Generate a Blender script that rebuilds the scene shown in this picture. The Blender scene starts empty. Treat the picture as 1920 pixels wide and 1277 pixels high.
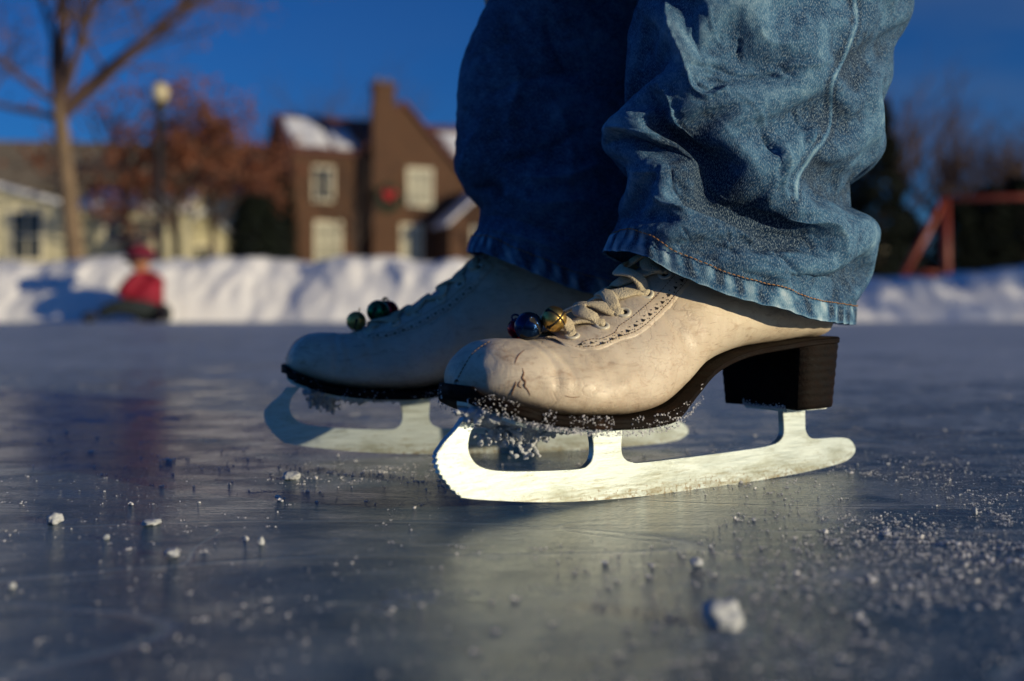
import bpy, math, random
import numpy as np
from mathutils import Vector, Matrix, noise
from mathutils.bvhtree import BVHTree
random.seed(7)
rng = np.random.default_rng(7)
sc = bpy.context.scene
R = math.radians

# ------------------------------------------------------------------ camera, world, sun, exposure
cam_d = bpy.data.cameras.new('camera'); cam = bpy.data.objects.new('camera', cam_d)
sc.collection.objects.link(cam); sc.camera = cam
cam.location = (0, 0, 0.10); cam.rotation_euler = (R(90), 0, 0)
cam_d.sensor_width = 36; cam_d.lens = 36; cam_d.shift_y = -60.5 / 1920
cam_d.clip_start = 0.01; cam_d.clip_end = 3000
cam_d.dof.use_dof = True; cam_d.dof.focus_distance = 0.535; cam_d.dof.aperture_fstop = 4.6
cam_d.dof.aperture_blades = 7

SUN_EL = 9.5
SAZ = Vector((0.857, -0.515)).normalized()          # horizontal direction towards the sun
w = bpy.data.worlds.new('World'); sc.world = w; w.use_nodes = True
nt = w.node_tree; bg = nt.nodes['Background']
sky = nt.nodes.new('ShaderNodeTexSky'); sky.sky_type = 'NISHITA'; sky.sun_disc = False
sky.sun_elevation = R(SUN_EL); sky.sun_rotation = math.atan2(SAZ.x, SAZ.y)
sky.air_density = 1.0; sky.dust_density = 0.3; sky.ozone_density = 4.0
tint = nt.nodes.new('ShaderNodeMix'); tint.data_type = 'RGBA'; tint.blend_type = 'MULTIPLY'
tint.inputs[0].default_value = 1.0; tint.inputs[7].default_value = (0.14, 0.465, 0.90, 1)
nt.links.new(sky.outputs[0], tint.inputs[6])
# thin streaky cloud low on the right
wtc = nt.nodes.new('ShaderNodeTexCoord'); wmp = nt.nodes.new('ShaderNodeMapping')
wmp.inputs['Scale'].default_value = (2.0, 2.0, 7.0)
wn = nt.nodes.new('ShaderNodeTexNoise'); wn.inputs['Scale'].default_value = 1.6; wn.inputs['Detail'].default_value = 4
wr = nt.nodes.new('ShaderNodeMapRange'); wr.inputs[1].default_value = 0.40; wr.inputs[2].default_value = 0.80; wr.inputs[4].default_value = 0.75
nt.links.new(wtc.outputs['Generated'], wmp.inputs[0]); nt.links.new(wmp.outputs[0], wn.inputs[0]); nt.links.new(wn.outputs[0], wr.inputs[0])
cm = nt.nodes.new('ShaderNodeMix'); cm.data_type = 'RGBA'
cm.inputs[7].default_value = (0.9, 1.35, 2.2, 1)
wx = nt.nodes.new('ShaderNodeSeparateXYZ'); nt.links.new(wtc.outputs['Generated'], wx.inputs[0])
wm = nt.nodes.new('ShaderNodeMapRange'); wm.inputs[1].default_value = 0.12; wm.inputs[2].default_value = 0.5; wm.inputs[3].default_value = 0.12; nt.links.new(wx.outputs[0], wm.inputs[0])
wq = nt.nodes.new('ShaderNodeMath'); wq.operation = 'MULTIPLY'; nt.links.new(wr.outputs[0], wq.inputs[0]); nt.links.new(wm.outputs[0], wq.inputs[1])
nt.links.new(wq.outputs[0], cm.inputs[0]); nt.links.new(tint.outputs[2], cm.inputs[6])
nt.links.new(cm.outputs[2], bg.inputs[0]); bg.inputs[1].default_value = 0.098

sd = bpy.data.lights.new('sun', 'SUN'); so = bpy.data.objects.new('sun', sd); sc.collection.objects.link(so)
sd.energy = 4.0; sd.angle = R(0.6); sd.color = (1.0, 0.84, 0.56)
sv = Vector((SAZ.x * math.cos(R(SUN_EL)), SAZ.y * math.cos(R(SUN_EL)), math.sin(R(SUN_EL))))
so.rotation_euler = sv.to_track_quat('Z', 'Y').to_euler()
sc.view_settings.view_transform = 'Standard'; sc.view_settings.look = 'None'
sc.view_settings.exposure = 0.0; sc.view_settings.gamma = 1.0
sc.render.engine = 'CYCLES'
sc.cycles.use_denoising = True

# ------------------------------------------------------------------ helpers
def link(o):
    sc.collection.objects.link(o); return o
def tag(o, label=None, cat=None, group=None, kind=None):
    if label: o['label'] = label
    if cat: o['category'] = cat
    if group: o['group'] = group
    if kind: o['kind'] = kind
    return o
def empty(name, loc, rz=0):
    o = bpy.data.objects.new(name, None); link(o); o.location = loc; o.rotation_euler = (0, 0, rz)
    o.empty_display_size = 0.05
    return o
class MB:
    def __init__(s): s.v = []; s.f = []; s.mi = []
    def add(s, v, f, mi=0):
        b = len(s.v); s.v.extend([tuple(p) for p in v]); s.f.extend([tuple(i + b for i in q) for q in f]); s.mi.extend([mi] * len(f))
        return s
    def build(s, name, mats, parent=None, smooth=True, xf=None):
        me = bpy.data.meshes.new(name)
        v = s.v if xf is None else [tuple(xf @ Vector(p)) for p in s.v]
        me.from_pydata(v, [], s.f); me.validate()
        if not isinstance(mats, (list, tuple)): mats = [mats]
        for m in mats: me.materials.append(m)
        if len(me.polygons) == len(s.mi): me.polygons.foreach_set('material_index', s.mi)
        me.polygons.foreach_set('use_smooth', [smooth] * len(me.polygons)); me.update()
        o = bpy.data.objects.new(name, me); link(o)
        if parent: o.parent = parent
        return o
def box(x0, x1, y0, y1, z0, z1):
    v = [(x, y, z) for z in (z0, z1) for y in (y0, y1) for x in (x0, x1)]
    return v, [(0, 2, 3, 1), (4, 5, 7, 6), (0, 1, 5, 4), (2, 6, 7, 3), (0, 4, 6, 2), (1, 3, 7, 5)]
def grid_faces(n, m, wrap=False, flip=False):
    f = []
    mm = m if wrap else m - 1
    for i in range(n - 1):
        for j in range(mm):
            a, b = i * m + j, i * m + (j + 1) % m
            q = (a, b, b + m, a + m)
            f.append(q[::-1] if flip else q)
    return f
def catmull(P, n):
    P = np.asarray(P, float); k = len(P)
    t = np.linspace(0, k - 1, n); i = np.clip(t.astype(int), 0, k - 2); u = (t - i)[:, None]
    p0 = P[np.clip(i - 1, 0, k - 1)]; p1 = P[i]; p2 = P[i + 1]; p3 = P[np.clip(i + 2, 0, k - 1)]
    return 0.5 * (2 * p1 + (p2 - p0) * u + (2 * p0 - 5 * p1 + 4 * p2 - p3) * u ** 2 + (3 * p1 - p0 - 3 * p2 + p3) * u ** 3)
def tube(path, rad, n=6, cap=True):
    """round tube along path; rad scalar or list"""
    P = [Vector(p) for p in path]; k = len(P)
    if not hasattr(rad, '__len__'): rad = [rad] * k
    v = []; up = None
    for i in range(k):
        d = (P[min(i + 1, k - 1)] - P[max(i - 1, 0)])
        d = d.normalized() if d.length > 1e-9 else Vector((0, 0, 1))
        if up is None: up = d.orthogonal().normalized()
        a = (up - d * up.dot(d)); a = a.normalized() if a.length > 1e-6 else d.orthogonal().normalized()
        up = a; b = d.cross(a)
        for j in range(n):
            t = 2 * math.pi * j / n
            v.append(P[i] + (a * math.cos(t) + b * math.sin(t)) * rad[i])
    f = grid_faces(k, n, True)
    if cap: f += [tuple(range(n))[::-1], tuple(range((k - 1) * n, k * n))]
    return v, f
def ribbon(path, nrm, wid, th, n=10):
    """flat lace: elliptical section, wide across, thin along nrm"""
    P = [Vector(p) for p in path]; k = len(P); v = []
    for i in range(k):
        d = (P[min(i + 1, k - 1)] - P[max(i - 1, 0)]).normalized()
        N = Vector(nrm[i]); N = (N - d * N.dot(d)).normalized(); b = d.cross(N)
        ww = wid[i] if hasattr(wid, '__len__') else wid
        tt = th[i] if hasattr(th, '__len__') else th
        for j in range(n):
            t = 2 * math.pi * j / n; c, s_ = math.cos(t), math.sin(t)
            v.append(P[i] + b * (abs(c) ** .7 * math.copysign(1, c) * ww / 2) + N * (abs(s_) ** .8 * math.copysign(1, s_) * tt / 2))
    f = grid_faces(k, n, True) + [tuple(range(n))[::-1], tuple(range((k - 1) * n, k * n))]
    return v, f
ICO_V = []; ICO_F = []
def _ico():
    p = (1 + 5 ** .5) / 2
    for a in ((-1, p, 0), (1, p, 0), (-1, -p, 0), (1, -p, 0), (0, -1, p), (0, 1, p), (0, -1, -p), (0, 1, -p), (p, 0, -1), (p, 0, 1), (-p, 0, -1), (-p, 0, 1)):
        ICO_V.append(np.array(a) / math.sqrt(1 + p * p))
    ICO_F.extend([(0, 11, 5), (0, 5, 1), (0, 1, 7), (0, 7, 10), (0, 10, 11), (1, 5, 9), (5, 11, 4), (11, 10, 2), (10, 7, 6), (7, 1, 8),
                  (3, 9, 4), (3, 4, 2), (3, 2, 6), (3, 6, 8), (3, 8, 9), (4, 9, 5), (2, 4, 11), (6, 2, 10), (8, 6, 7), (9, 8, 1)])
_ico(); ICO_V = np.array(ICO_V)
def crystals(C, S, flat=1.0):
    """many small irregular ice crystals at centres C with sizes S -> verts, faces (vectorised)"""
    n = len(C); V = ICO_V[None] * (1 + rng.uniform(-.42, .42, (n, 12, 1)))
    st = rng.uniform(.6, 1.3, (n, 1, 3)); st[:, :, 2] *= flat
    V = V * st * np.asarray(S)[:, None, None] + np.asarray(C)[:, None, :]
    F = (np.array(ICO_F)[None] + (np.arange(n) * 12)[:, None, None]).reshape(-1, 3)
    return V.reshape(-1, 3), F
def np_mesh(name, V, F, mats, parent=None, smooth=True):
    me = bpy.data.meshes.new(name); V = np.asarray(V, np.float32); F = np.asarray(F, np.int32); k = F.shape[1]
    me.vertices.add(len(V)); me.vertices.foreach_set('co', V.ravel())
    me.loops.add(F.size); me.loops.foreach_set('vertex_index', F.ravel())
    me.polygons.add(len(F)); me.polygons.foreach_set('loop_start', np.arange(0, F.size, k, dtype=np.int32))
    me.polygons.foreach_set('loop_total', np.full(len(F), k, np.int32))
    me.polygons.foreach_set('use_smooth', np.full(len(F), smooth)); me.update(calc_edges=True)
    for m in (mats if isinstance(mats, (list, tuple)) else [mats]): me.materials.append(m)
    o = bpy.data.objects.new(name, me); link(o)
    if parent: o.parent = parent
    return o
def at(px, py, Y): return Vector(((px - 960) / 1920 * Y, Y, 0.1 - (py - 578) / 1920 * Y))

# ------------------------------------------------------------------ materials
class NT:
    def __init__(s, name):
        s.m = bpy.data.materials.new(name); s.m.use_nodes = True; s.t = s.m.node_tree
        s.b = s.t.nodes['Principled BSDF']
    def n(s, typ, **kw):
        o = s.t.nodes.new(typ)
        for k, v in kw.items():
            if k in o.inputs: o.inputs[k].default_value = v
            else: setattr(o, k, v)
        return o
    def l(s, a, b): s.t.links.new(a, b)
    def coord(s, scale=(1, 1, 1), rot=(0, 0, 0), which='Object'):
        c = s.n('ShaderNodeTexCoord'); m = s.n('ShaderNodeMapping'); m.inputs['Scale'].default_value = scale; m.inputs['Rotation'].default_value = rot
        s.l(c.outputs[which], m.inputs[0]); return m.outputs[0]
    def noise(s, vec, scale, detail=4, rough=.55, dist=0):
        o = s.n('ShaderNodeTexNoise'); o.inputs['Scale'].default_value = scale; o.inputs['Detail'].default_value = detail
        o.inputs['Roughness'].default_value = rough; o.inputs['Distortion'].default_value = dist
        if vec is not None: s.l(vec, o.inputs[0])
        return o.outputs[0]
    def ramp(s, fac, *st):
        o = s.n('ShaderNodeValToRGB'); cr = o.color_ramp
        while len(cr.elements) < len(st): cr.elements.new(.5)
        for e, (p, c) in zip(cr.elements, st):
            e.position = p; e.color = (c, c, c, 1) if not hasattr(c, '__len__') else (*c, 1)
        s.l(fac, o.inputs[0]); return o.outputs[0]
    def rng(s, fac, a, b, c=0, d=1):
        o = s.n('ShaderNodeMapRange'); 
        for i, v in zip((1, 2, 3, 4), (a, b, c, d)): o.inputs[i].default_value = v
        s.l(fac, o.inputs[0]); return o.outputs[0]
    def mix(s, fac, a, b, blend='MIX'):
        o = s.n('ShaderNodeMix'); o.data_type = 'RGBA'; o.blend_type = blend
        for i, x in ((0, fac), (6, a), (7, b)):
            if hasattr(x, 'links') or isinstance(x, bpy.types.NodeSocket): s.l(x, o.inputs[i])
            else: o.inputs[i].default_value = x if not hasattr(x, '__len__') else (*x, 1)
        return o.outputs[2]
    def math(s, op, a, b=0.0):
        o = s.n('ShaderNodeMath'); o.operation = op
        for i, x in enumerate((a, b)):
            if isinstance(x, bpy.types.NodeSocket): s.l(x, o.inputs[i])
            else: o.inputs[i].default_value = x
        return o.outputs[0]
    def bump(s, h, strength=.5, dist=.001, prev=None):
        o = s.n('ShaderNodeBump'); o.inputs['Strength'].default_value = strength; o.inputs['Distance'].default_value = dist
        s.l(h, o.inputs['Height'])
        if prev is not None: s.l(prev, o.inputs['Normal'])
        return o.outputs[0]
    def out(s, col=None, rough=None, nrm=None, metal=None, **kw):
        for k, x in (('Base Color', col), ('Roughness', rough), ('Normal', nrm), ('Metallic', metal)):
            if x is None: continue
            if isinstance(x, bpy.types.NodeSocket): s.l(x, s.b.inputs[k])
            else: s.b.inputs[k].default_value = x if not hasattr(x, '__len__') else (*x, 1)
        for k, v in kw.items(): s.b.inputs[k.replace('_', ' ')].default_value = v
        return s.m
def plain(name, col, rough=.6, metal=0, var=.25, sc_=8, bump=0, bd=.01, **kw):
    t = NT(name); c = t.coord(); nz = t.noise(c, sc_, 5)
    a = tuple(x * (1 - var) for x in col); b = tuple(min(1, x * (1 + var)) for x in col)
    cc = t.ramp(nz, (.3, a), (.7, b))
    nr = t.bump(t.noise(c, sc_ * 4, 5), bump, bd) if bump else None
    return t.out(cc, rough, nr, metal, **kw)

def m_leather():
    t = NT('scuffed_white_leather'); c = t.coord()
    big = t.noise(c, 22, 5, .6, .6); fine = t.noise(c, 220, 6, .7); crk = t.n('ShaderNodeTexVoronoi'); crk.feature = 'DISTANCE_TO_EDGE'; crk.inputs['Scale'].default_value = 75; t.l(t.mix(.06, t.coord((1, 1, .55), (0, .3, 0)), t.noise(c, 60, 4)), crk.inputs[0])
    base = t.ramp(big, (.3, (.58, .48, .35)), (.5, (.70, .61, .48)), (.75, (.77, .70, .57)))
    st = t.noise(t.coord((1, 1, 2.4), (0, .5, 0)), 55, 8, .72, 1.4)
    sm = t.rng(st, .54, .72, 0, .75)
    base = t.mix(sm, base, (.31, .18, .10)); pn = t.noise(c, 9, 4, .6); base = t.mix(t.rng(pn, .42, .62, 0, .38), base, (.52, .40, .29))
    sc2 = t.noise(t.coord((2, 2, 9), (0, .35, 0)), 60, 6, .7, .8)
    base = t.mix(t.rng(sc2, .57, .70, 0, .6), base, (.26, .17, .12))
    # dark scratches and grime
    sc3 = t.noise(t.coord((1, 1, 14), (0, -.25, .3)), 38, 5, .75)
    base = t.mix(t.rng(sc3, .63, .71, 0, .7), base, (.14, .11, .12))
    pz = t.n('ShaderNodeSeparateXYZ'); t.l(c, pz.inputs[0]); gn_ = t.noise(t.coord((1, 1, 2)), 48, 7, .72, .8)
    welt = t.math('MULTIPLY', t.rng(pz.outputs['Z'], .050, .068, 1, 0), t.rng(gn_, .42, .62)); toe = t.math('MULTIPLY', t.rng(pz.outputs['X'], .0, .035, 1, 0), t.rng(gn_, .46, .64))
    base = t.mix(t.math('MULTIPLY', t.math('MAXIMUM', welt, toe), .55), base, (.25, .16, .11))
    vor = t.n('ShaderNodeTexVoronoi'); vor.feature = 'DISTANCE_TO_EDGE'; vor.inputs['Scale'].default_value = 420
    t.l(c, vor.inputs[0])
    n1 = t.bump(vor.outputs[0], .12, .0004); n2 = t.bump(fine, .2, .0005, n1)
    wr_ = t.noise(t.coord((2.6, 1, .8), (0, -.3, 0)), 75, 6, .7, 1.2); n3 = t.bump(wr_, .28, .0009, t.bump(t.noise(c, 45, 4, .6), .35, .0016, n2))
    rg = t.rng(fine, .35, .7, .54, .36)
    cm_ = t.math('MULTIPLY', t.rng(crk.outputs[0], 0, .035, 1, 0), t.rng(pn, .45, .60)); base = t.mix(t.math('MULTIPLY', cm_, .30), base, (.28, .17, .11)); n3 = t.bump(cm_, .35, -.0005, n3)
    return t.out(base, rg, n3, Subsurface_Weight=0.03, Subsurface_Scale=.003)
def m_denim():
    t = NT('worn_blue_denim'); c = t.coord()
    a = t.noise(c, 16, 6, .66, .4); b = t.noise(c, 150, 5, .75)
    wear = t.n('ShaderNodeAttribute'); wear.attribute_name = 'wear'
    s = t.math('ADD', t.math('MULTIPLY', a, .55), t.math('MULTIPLY', b, .45))
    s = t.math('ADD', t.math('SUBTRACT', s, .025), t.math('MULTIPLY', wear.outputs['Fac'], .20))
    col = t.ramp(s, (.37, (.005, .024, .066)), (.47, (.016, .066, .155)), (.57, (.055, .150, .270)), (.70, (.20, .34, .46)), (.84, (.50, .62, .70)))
    # yarn specks: pale weft showing through the indigo warp
    uv = t.n('ShaderNodeAttribute'); uv.attribute_name = 'cloth'
    mp = t.n('ShaderNodeMapping'); mp.inputs['Rotation'].default_value = (0, 0, R(38)); mp.inputs['Scale'].default_value = (1, .38, 1)
    t.l(uv.outputs['Vector'], mp.inputs[0])
    tw = t.noise(mp.outputs[0], 2100, 2, .6); wa = t.n('ShaderNodeTexWave'); wa.inputs['Scale'].default_value = 420; wa.inputs['Distortion'].default_value = 2.5
    wa.inputs['Detail'].default_value = 2
    t.l(mp.outputs[0], wa.inputs[0])
    sp = t.math('MULTIPLY', t.rng(tw, .48, .68), t.rng(wa.outputs['Fac'], .2, .9, .6, 1))
    col = t.mix(t.math('MULTIPLY', sp, .50), col, (.46, .60, .70))
    n1 = t.bump(wa.outputs['Fac'], .2, .0003); n2 = t.bump(tw, .5, .0005, n1); n3 = t.bump(b, .45, .0012, n2)
    return t.out(col, .92, n3, Specular_IOR_Level=.12)
def m_ice():
    t = NT('skated_ice'); c = t.coord()
    cl = t.noise(c, 1.3, 6, .6, .5); cl2 = t.noise(t.coord((1, 1.5, 1), (0, 0, .4)), 7, 8, .68, .6); blot = t.noise(c, 38, 6, .7, .3)
    pos = t.n('ShaderNodeSeparateXYZ'); t.l(c, pos.inputs[0])
    near = t.rng(pos.outputs['Y'], .60, 1.5, .005, .135); near2 = t.rng(pos.outputs['Y'], 1.7, 7, 0, .03)
    rt = t.rng(pos.outputs['X'], -.02, .40, 0, .04)
    f = t.math('ADD', t.math('MULTIPLY', cl2, .42), t.math('ADD', t.math('MULTIPLY', cl, .22), t.math('MULTIPLY', blot, .36)))
    f = t.math('ADD', t.math('ADD', f, t.math('ADD', near, near2)), rt)
    fine = t.noise(c, 420, 4, .7)
    f2 = t.math('ADD', f, t.math('MULTIPLY', t.math('SUBTRACT', fine, .5), .22))
    frost = t.rng(f2, .56, .685)
    def scratch(rz, s1, lo, hi, sc=170):
        sn = t.noise(t.coord((s1, 1, 1), (0, 0, rz)), sc, 3, .6, .25); return t.rng(sn, lo, hi)
    s1 = scratch(.12, .05, .64, .70); s2 = scratch(-.45, .06, .65, .72); s3 = scratch(.65, .07, .66, .73); s4 = scratch(.28, .02, .67, .70, 60)
    sc_ = t.math('MAXIMUM', t.math('MAXIMUM', s1, s2), t.math('MAXIMUM', s3, s4))
    def groove(sc, rot, st, wdt):
        g = t.noise(t.coord((st, 1, 1), (0, 0, rot)), sc, 1.5, .4, .5); return t.rng(t.math('ABSOLUTE', t.math('SUBTRACT', g, .5)), 0, wdt, 1, 0)
    gv = t.math('MAXIMUM', t.math('MAXIMUM', groove(3.1, .5, .35, .0034), groove(4.3, -.35, .25, .0030)), groove(7, .1, .22, .0024))
    sc_ = t.math('MAXIMUM', sc_, gv)
    deep = t.ramp(cl, (.3, (.014, .048, .088)), (.7, (.042, .094, .146)))
    milk = t.rng(t.noise(c, 14, 6, .65, .8), .42, .70, 0, .5)
    col = t.mix(milk, deep, (.095, .17, .25))
    col = t.mix(t.math('MULTIPLY', sc_, .5), col, (.30, .36, .42))
    pit = t.n('ShaderNodeTexVoronoi'); pit.inputs['Scale'].default_value = 520; t.l(c, pit.inputs[0])
    col = t.mix(t.math('MULTIPLY', frost, .80), col, (.46, .53, .64))
    rg = t.math('ADD', t.rng(frost, 0, 1, .075, .66), t.rng(t.noise(t.coord((.6, 1, 1)), 26, 6, .65, .5), .42, .64, .0, .17))
    rip = t.noise(t.coord((.16, 1, 1), (0, 0, .10)), 150, 4, .65, .8)
    n0 = t.bump(t.noise(t.coord((.5, 1, 1), (0, 0, .2)), 60, 6, .7, .9), .5, .0011)
    n1 = t.bump(rip, .6, .0010, n0); n2 = t.bump(sc_, .8, -.0006, n1)
    n3 = t.bump(fine, .9, .0007, n2); n4 = t.bump(t.noise(c, 9, 3), .3, .0018, n3)
    n5 = t.bump(frost, .5, .0007, t.bump(pit.outputs['Distance'], .6, .0004, n4))
    return t.out(col, rg, n5, IOR=1.31, Specular_IOR_Level=.72)
def m_snow(name='snow', col=(.80, .82, .86), s=30, bd=.004):
    t = NT(name); c = t.coord()
    n1 = t.bump(t.noise(c, s, 8, .7), .6, bd)
    cc = t.ramp(t.noise(c, s * .3, 4), (.3, tuple(x * .9 for x in col)), (.7, col))
    return t.out(cc, .75, n1, Subsurface_Weight=.0)
def m_crystal():
    t = NT('snow_crystals'); return t.out((.80, .80, .84), .35, Transmission_Weight=.25, IOR=1.31)
def m_blade():
    t = NT('nickel_blade_steel'); c = t.coord()
    pos = t.n('ShaderNodeSeparateXYZ'); t.l(c, pos.inputs[0])
    br = t.noise(t.coord((3, 30, 60), (0, -.02, 0)), 16, 5, .6)
    base = t.ramp(br, (.3, (.52, .60, .60)), (.7, (.66, .74, .74)))
    low = t.rng(pos.outputs['Z'], .002, .013, .17, 0)
    frontw = t.rng(pos.outputs['X'], -.005, .01, .08, 0)
    r1 = t.math('ADD', t.noise(c, 420, 6, .75), t.math('ADD', low, frontw))
    base = t.mix(t.rng(r1, .66, .76, 0, .85), base, (.20, .12, .05))
    r2 = t.noise(t.coord((1, 1, 7)), 70, 5, .7); r2 = t.math('ADD', r2, low)
    base = t.mix(t.rng(r2, .60, .76, 0, .75), base, (.26, .23, .14))
    gr = t.noise(t.coord((2, 1, 90), (0, .5, 0)), 30, 3, .6); nr = t.bump(gr, .10, .0003, t.bump(t.noise(c, 500, 4), .2, .0004)); sm = t.noise(t.coord((1, 1, 4), (0, .2, 0)), 26, 5, .7, .7); base = t.mix(t.rng(sm, .46, .68, 0, .65), base, (.30, .32, .25))
    return t.out(base, t.rng(br, .3, .7, .36, .46), nr, .6)
def m_brick(name, c1, c2, mort, s=1.0):
    t = NT(name); br = t.n('ShaderNodeTexBrick'); br.inputs['Scale'].default_value = s
    br.inputs['Color1'].default_value = (*c1, 1); br.inputs['Color2'].default_value = (*c2, 1); br.inputs['Mortar'].default_value = (*mort, 1)
    br.inputs['Brick Width'].default_value = .24; br.inputs['Row Height'].default_value = .085; br.inputs['Mortar Size'].default_value = .008
    cc = t.n('ShaderNodeTexCoord'); sp = t.n('ShaderNodeSeparateXYZ'); cb = t.n('ShaderNodeCombineXYZ')
    t.l(cc.outputs['Object'], sp.inputs[0]); t.l(t.math('ADD', sp.outputs[0], sp.outputs[1]), cb.inputs[0]); t.l(sp.outputs[2], cb.inputs[1]); t.l(cb.outputs[0], br.inputs[0])
    nz = t.noise(cc.outputs['Object'], .9, 5); col = t.mix(t.rng(nz, .3, .7, .0, .5), br.outputs[0], tuple(x * .55 for x in c1))
    return t.out(col, .85, t.bump(br.outputs['Fac'], .4, -.01))

M = {}
M['leather'] = m_leather(); M['denim'] = m_denim(); M['ice'] = m_ice()
M['snow'] = m_snow('bank_snow', (.88, .88, .89), 9, .018); M['packed'] = m_snow('packed_snow', (.50, .53, .57), 500, .0008)
M['crystal'] = m_crystal(); M['blade'] = m_blade()
def m_sole(nm, c0, c1, lines):
    t = NT(nm); c = t.coord(); n = t.noise(t.coord((1, 1, 3)), 120, 7, .75); n2 = t.noise(c, 35, 5, .65)
    col = t.mix(t.rng(n, .40, .68), c0, c1); col = t.mix(t.rng(n2, .58, .75, 0, .5), col, (.10, .045, .02))
    h = t.noise(c, 260, 6, .75); wv = t.n('ShaderNodeTexWave'); wv.bands_direction = 'Z'; wv.inputs['Scale'].default_value = lines; wv.inputs['Distortion'].default_value = .6; t.l(c, wv.inputs[0])
    nb = t.bump(wv.outputs['Fac'], .25, .0006, t.bump(h, .8, .0010))
    return t.out(col, t.rng(n, .35, .7, .5, .85), nb, Specular_IOR_Level=.12)
M['sole'] = m_sole('dark_sole_leather', (.004, .0025, .002), (.011, .005, .003), 90)
M['heel'] = m_sole('stacked_heel', (.004, .003, .0025), (.012, .006, .004), 70)
M['scuff'] = plain('torn_leather', (.17, .085, .05), .85, var=.5, sc_=600)
M['tongue'] = plain('tongue_leather', (.42, .38, .36), .5, var=.15, sc_=80, bump=.3, bd=.0005)
def m_lace():
    t = NT('cotton_lace'); c = t.coord(); n = t.noise(c, 1400, 2); 
    vv = t.n('ShaderNodeTexVoronoi'); vv.inputs['Scale'].default_value = 1300; t.l(c, vv.inputs[0])
    col = t.mix(t.rng(t.noise(c, 60, 4), .4, .75, 0, .7), (.70, .62, .45), (.46, .36, .22))
    col = t.mix(t.rng(vv.outputs['Distance'], .2, .7, 0, .3), col, (.25, .2, .12))
    return t.out(col, .9, t.bump(vv.outputs['Distance'], .7, -.0005))
M['lace'] = m_lace()
M['eyelet'] = plain('cream_enamel', (.66, .62, .50), .3, var=.12, sc_=200)
M['hole'] = plain('black_hole', (.01, .008, .007), .8)
M['thread'] = plain('brown_thread', (.20, .13, .08), .8)
M['othread'] = plain('tan_thread', (.33, .17, .07), .8)
M['gold'] = plain('aged_brass', (.66, .43, .13), .36, 1, var=.25, sc_=300)
M['blueb'] = plain('blue_metallic', (.006, .026, .085), .20, .9, var=.2, sc_=200)
M['redb'] = plain('red_metallic', (.35, .008, .02), .18, .9, var=.2, sc_=200)
M['greenb'] = plain('green_metallic', (.01, .16, .07), .16, .9, var=.2, sc_=200)
M['bark'] = plain('grey_brown_bark', (.15, .105, .065), .9, var=.4, sc_=3, bump=.5, bd=.03)
M['darkbark'] = plain('dark_bark', (.05, .035, .028), .9, var=.4, sc_=3)
M['twig'] = plain('twigs', (.085, .052, .040), .9, var=.3, sc_=2)
M['ptwig'] = plain('far_twigs', (.075, .06, .065), .9, var=.2, sc_=1)
M['rust'] = plain('rust_leaves', (.10, .026, .006), .7, var=.5, sc_=1.2)
M['brownleaf'] = plain('brown_leaves', (.12, .055, .028), .7, var=.4, sc_=1.2)
M['green'] = plain('dark_needles', (.012, .022, .012), .8, var=.5, sc_=2)
M['brick'] = m_brick('red_brown_brick', (.105, .042, .016), (.058, .022, .009), (.09, .065, .04))
M['roof'] = plain('dark_shingles', (.045, .035, .035), .85, var=.4, sc_=3)
M['redroof'] = plain('brown_roof_edge', (.10, .035, .03), .8, var=.3, sc_=2)
M['tanroof'] = plain('grey_shingles', (.17, .14, .10), .85, var=.45, sc_=.7)
M['cream'] = plain('cream_siding', (.46, .43, .29), .7, var=.12, sc_=.8)
M['trim'] = plain('cream_trim', (.62, .58, .44), .6, var=.1, sc_=2)
M['glass'] = plain('window_glass', (.30, .29, .22), .15, var=.35, sc_=1.5)
M['dglass'] = plain('dark_glass', (.03, .035, .04), .12, var=.3, sc_=1)
M['rsnow'] = m_snow('roof_snow', (.72, .74, .80), 2, .05)
M['post'] = plain('dark_metal_post', (.025, .022, .02), .5, var=.2)
M['globe'] = plain('frosted_globe', (.50, .44, .28), .35, var=.06)
M['swing'] = plain('red_painted_steel', (.20, .030, .012), .5, var=.25, sc_=3)
M['redcoat'] = plain('red_coat', (.24, .002, .022), .8, var=.2, sc_=9)
M['maroon'] = plain('maroon_knit', (.13, .003, .022), .9, var=.2, sc_=30)
M['darkcloth'] = plain('dark_cloth', (.015, .018, .026), .85, var=.3, sc_=14)
M['teal'] = plain('teal_cloth', (.007, .014, .018), .85, var=.3, sc_=14)
M['skin'] = plain('skin', (.48, .22, .12), .5, var=.08, sc_=20)
M['hair'] = plain('brown_hair', (.06, .035, .02), .6, var=.3, sc_=60)
M['car'] = plain('blue_car_paint', (.03, .08, .28), .35, var=.1)
M['tyre'] = plain('tyre_rubber', (.02, .02, .02), .8)
M['wreath'] = plain('wreath_green', (.012, .03, .015), .8, var=.4, sc_=6)
M['bow'] = plain('red_bow', (.42, .01, .02), .6, var=.15)

# ------------------------------------------------------------------ ice, ground, snow bank
m = MB(); xs = np.linspace(-14, 14, 15); ys = np.linspace(-4, 9.2, 9)
m.add([(x, y, 0) for y in ys for x in xs], grid_faces(len(ys), len(xs)))
tag(m.build('ice', M['ice']), kind='structure')
m = MB(); xs = np.linspace(-1, 1, 61); xs = np.sign(xs) * np.abs(xs) ** 1.8 * 900; ys = [-600, -30, -4.5, 8.4, 9.3, 12, 20, 35, 60, 120, 300, 1400]
zf = lambda y: -.03 if y < 9 else (.06 if y < 10 else min(1.1, .25 + (y - 12) * .025))
m.add([(x, y, zf(y)) for y in ys for x in xs], grid_faces(len(ys), len(xs)))
tag(m.build('snow_ground', M['snow']), kind='structure')

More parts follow.
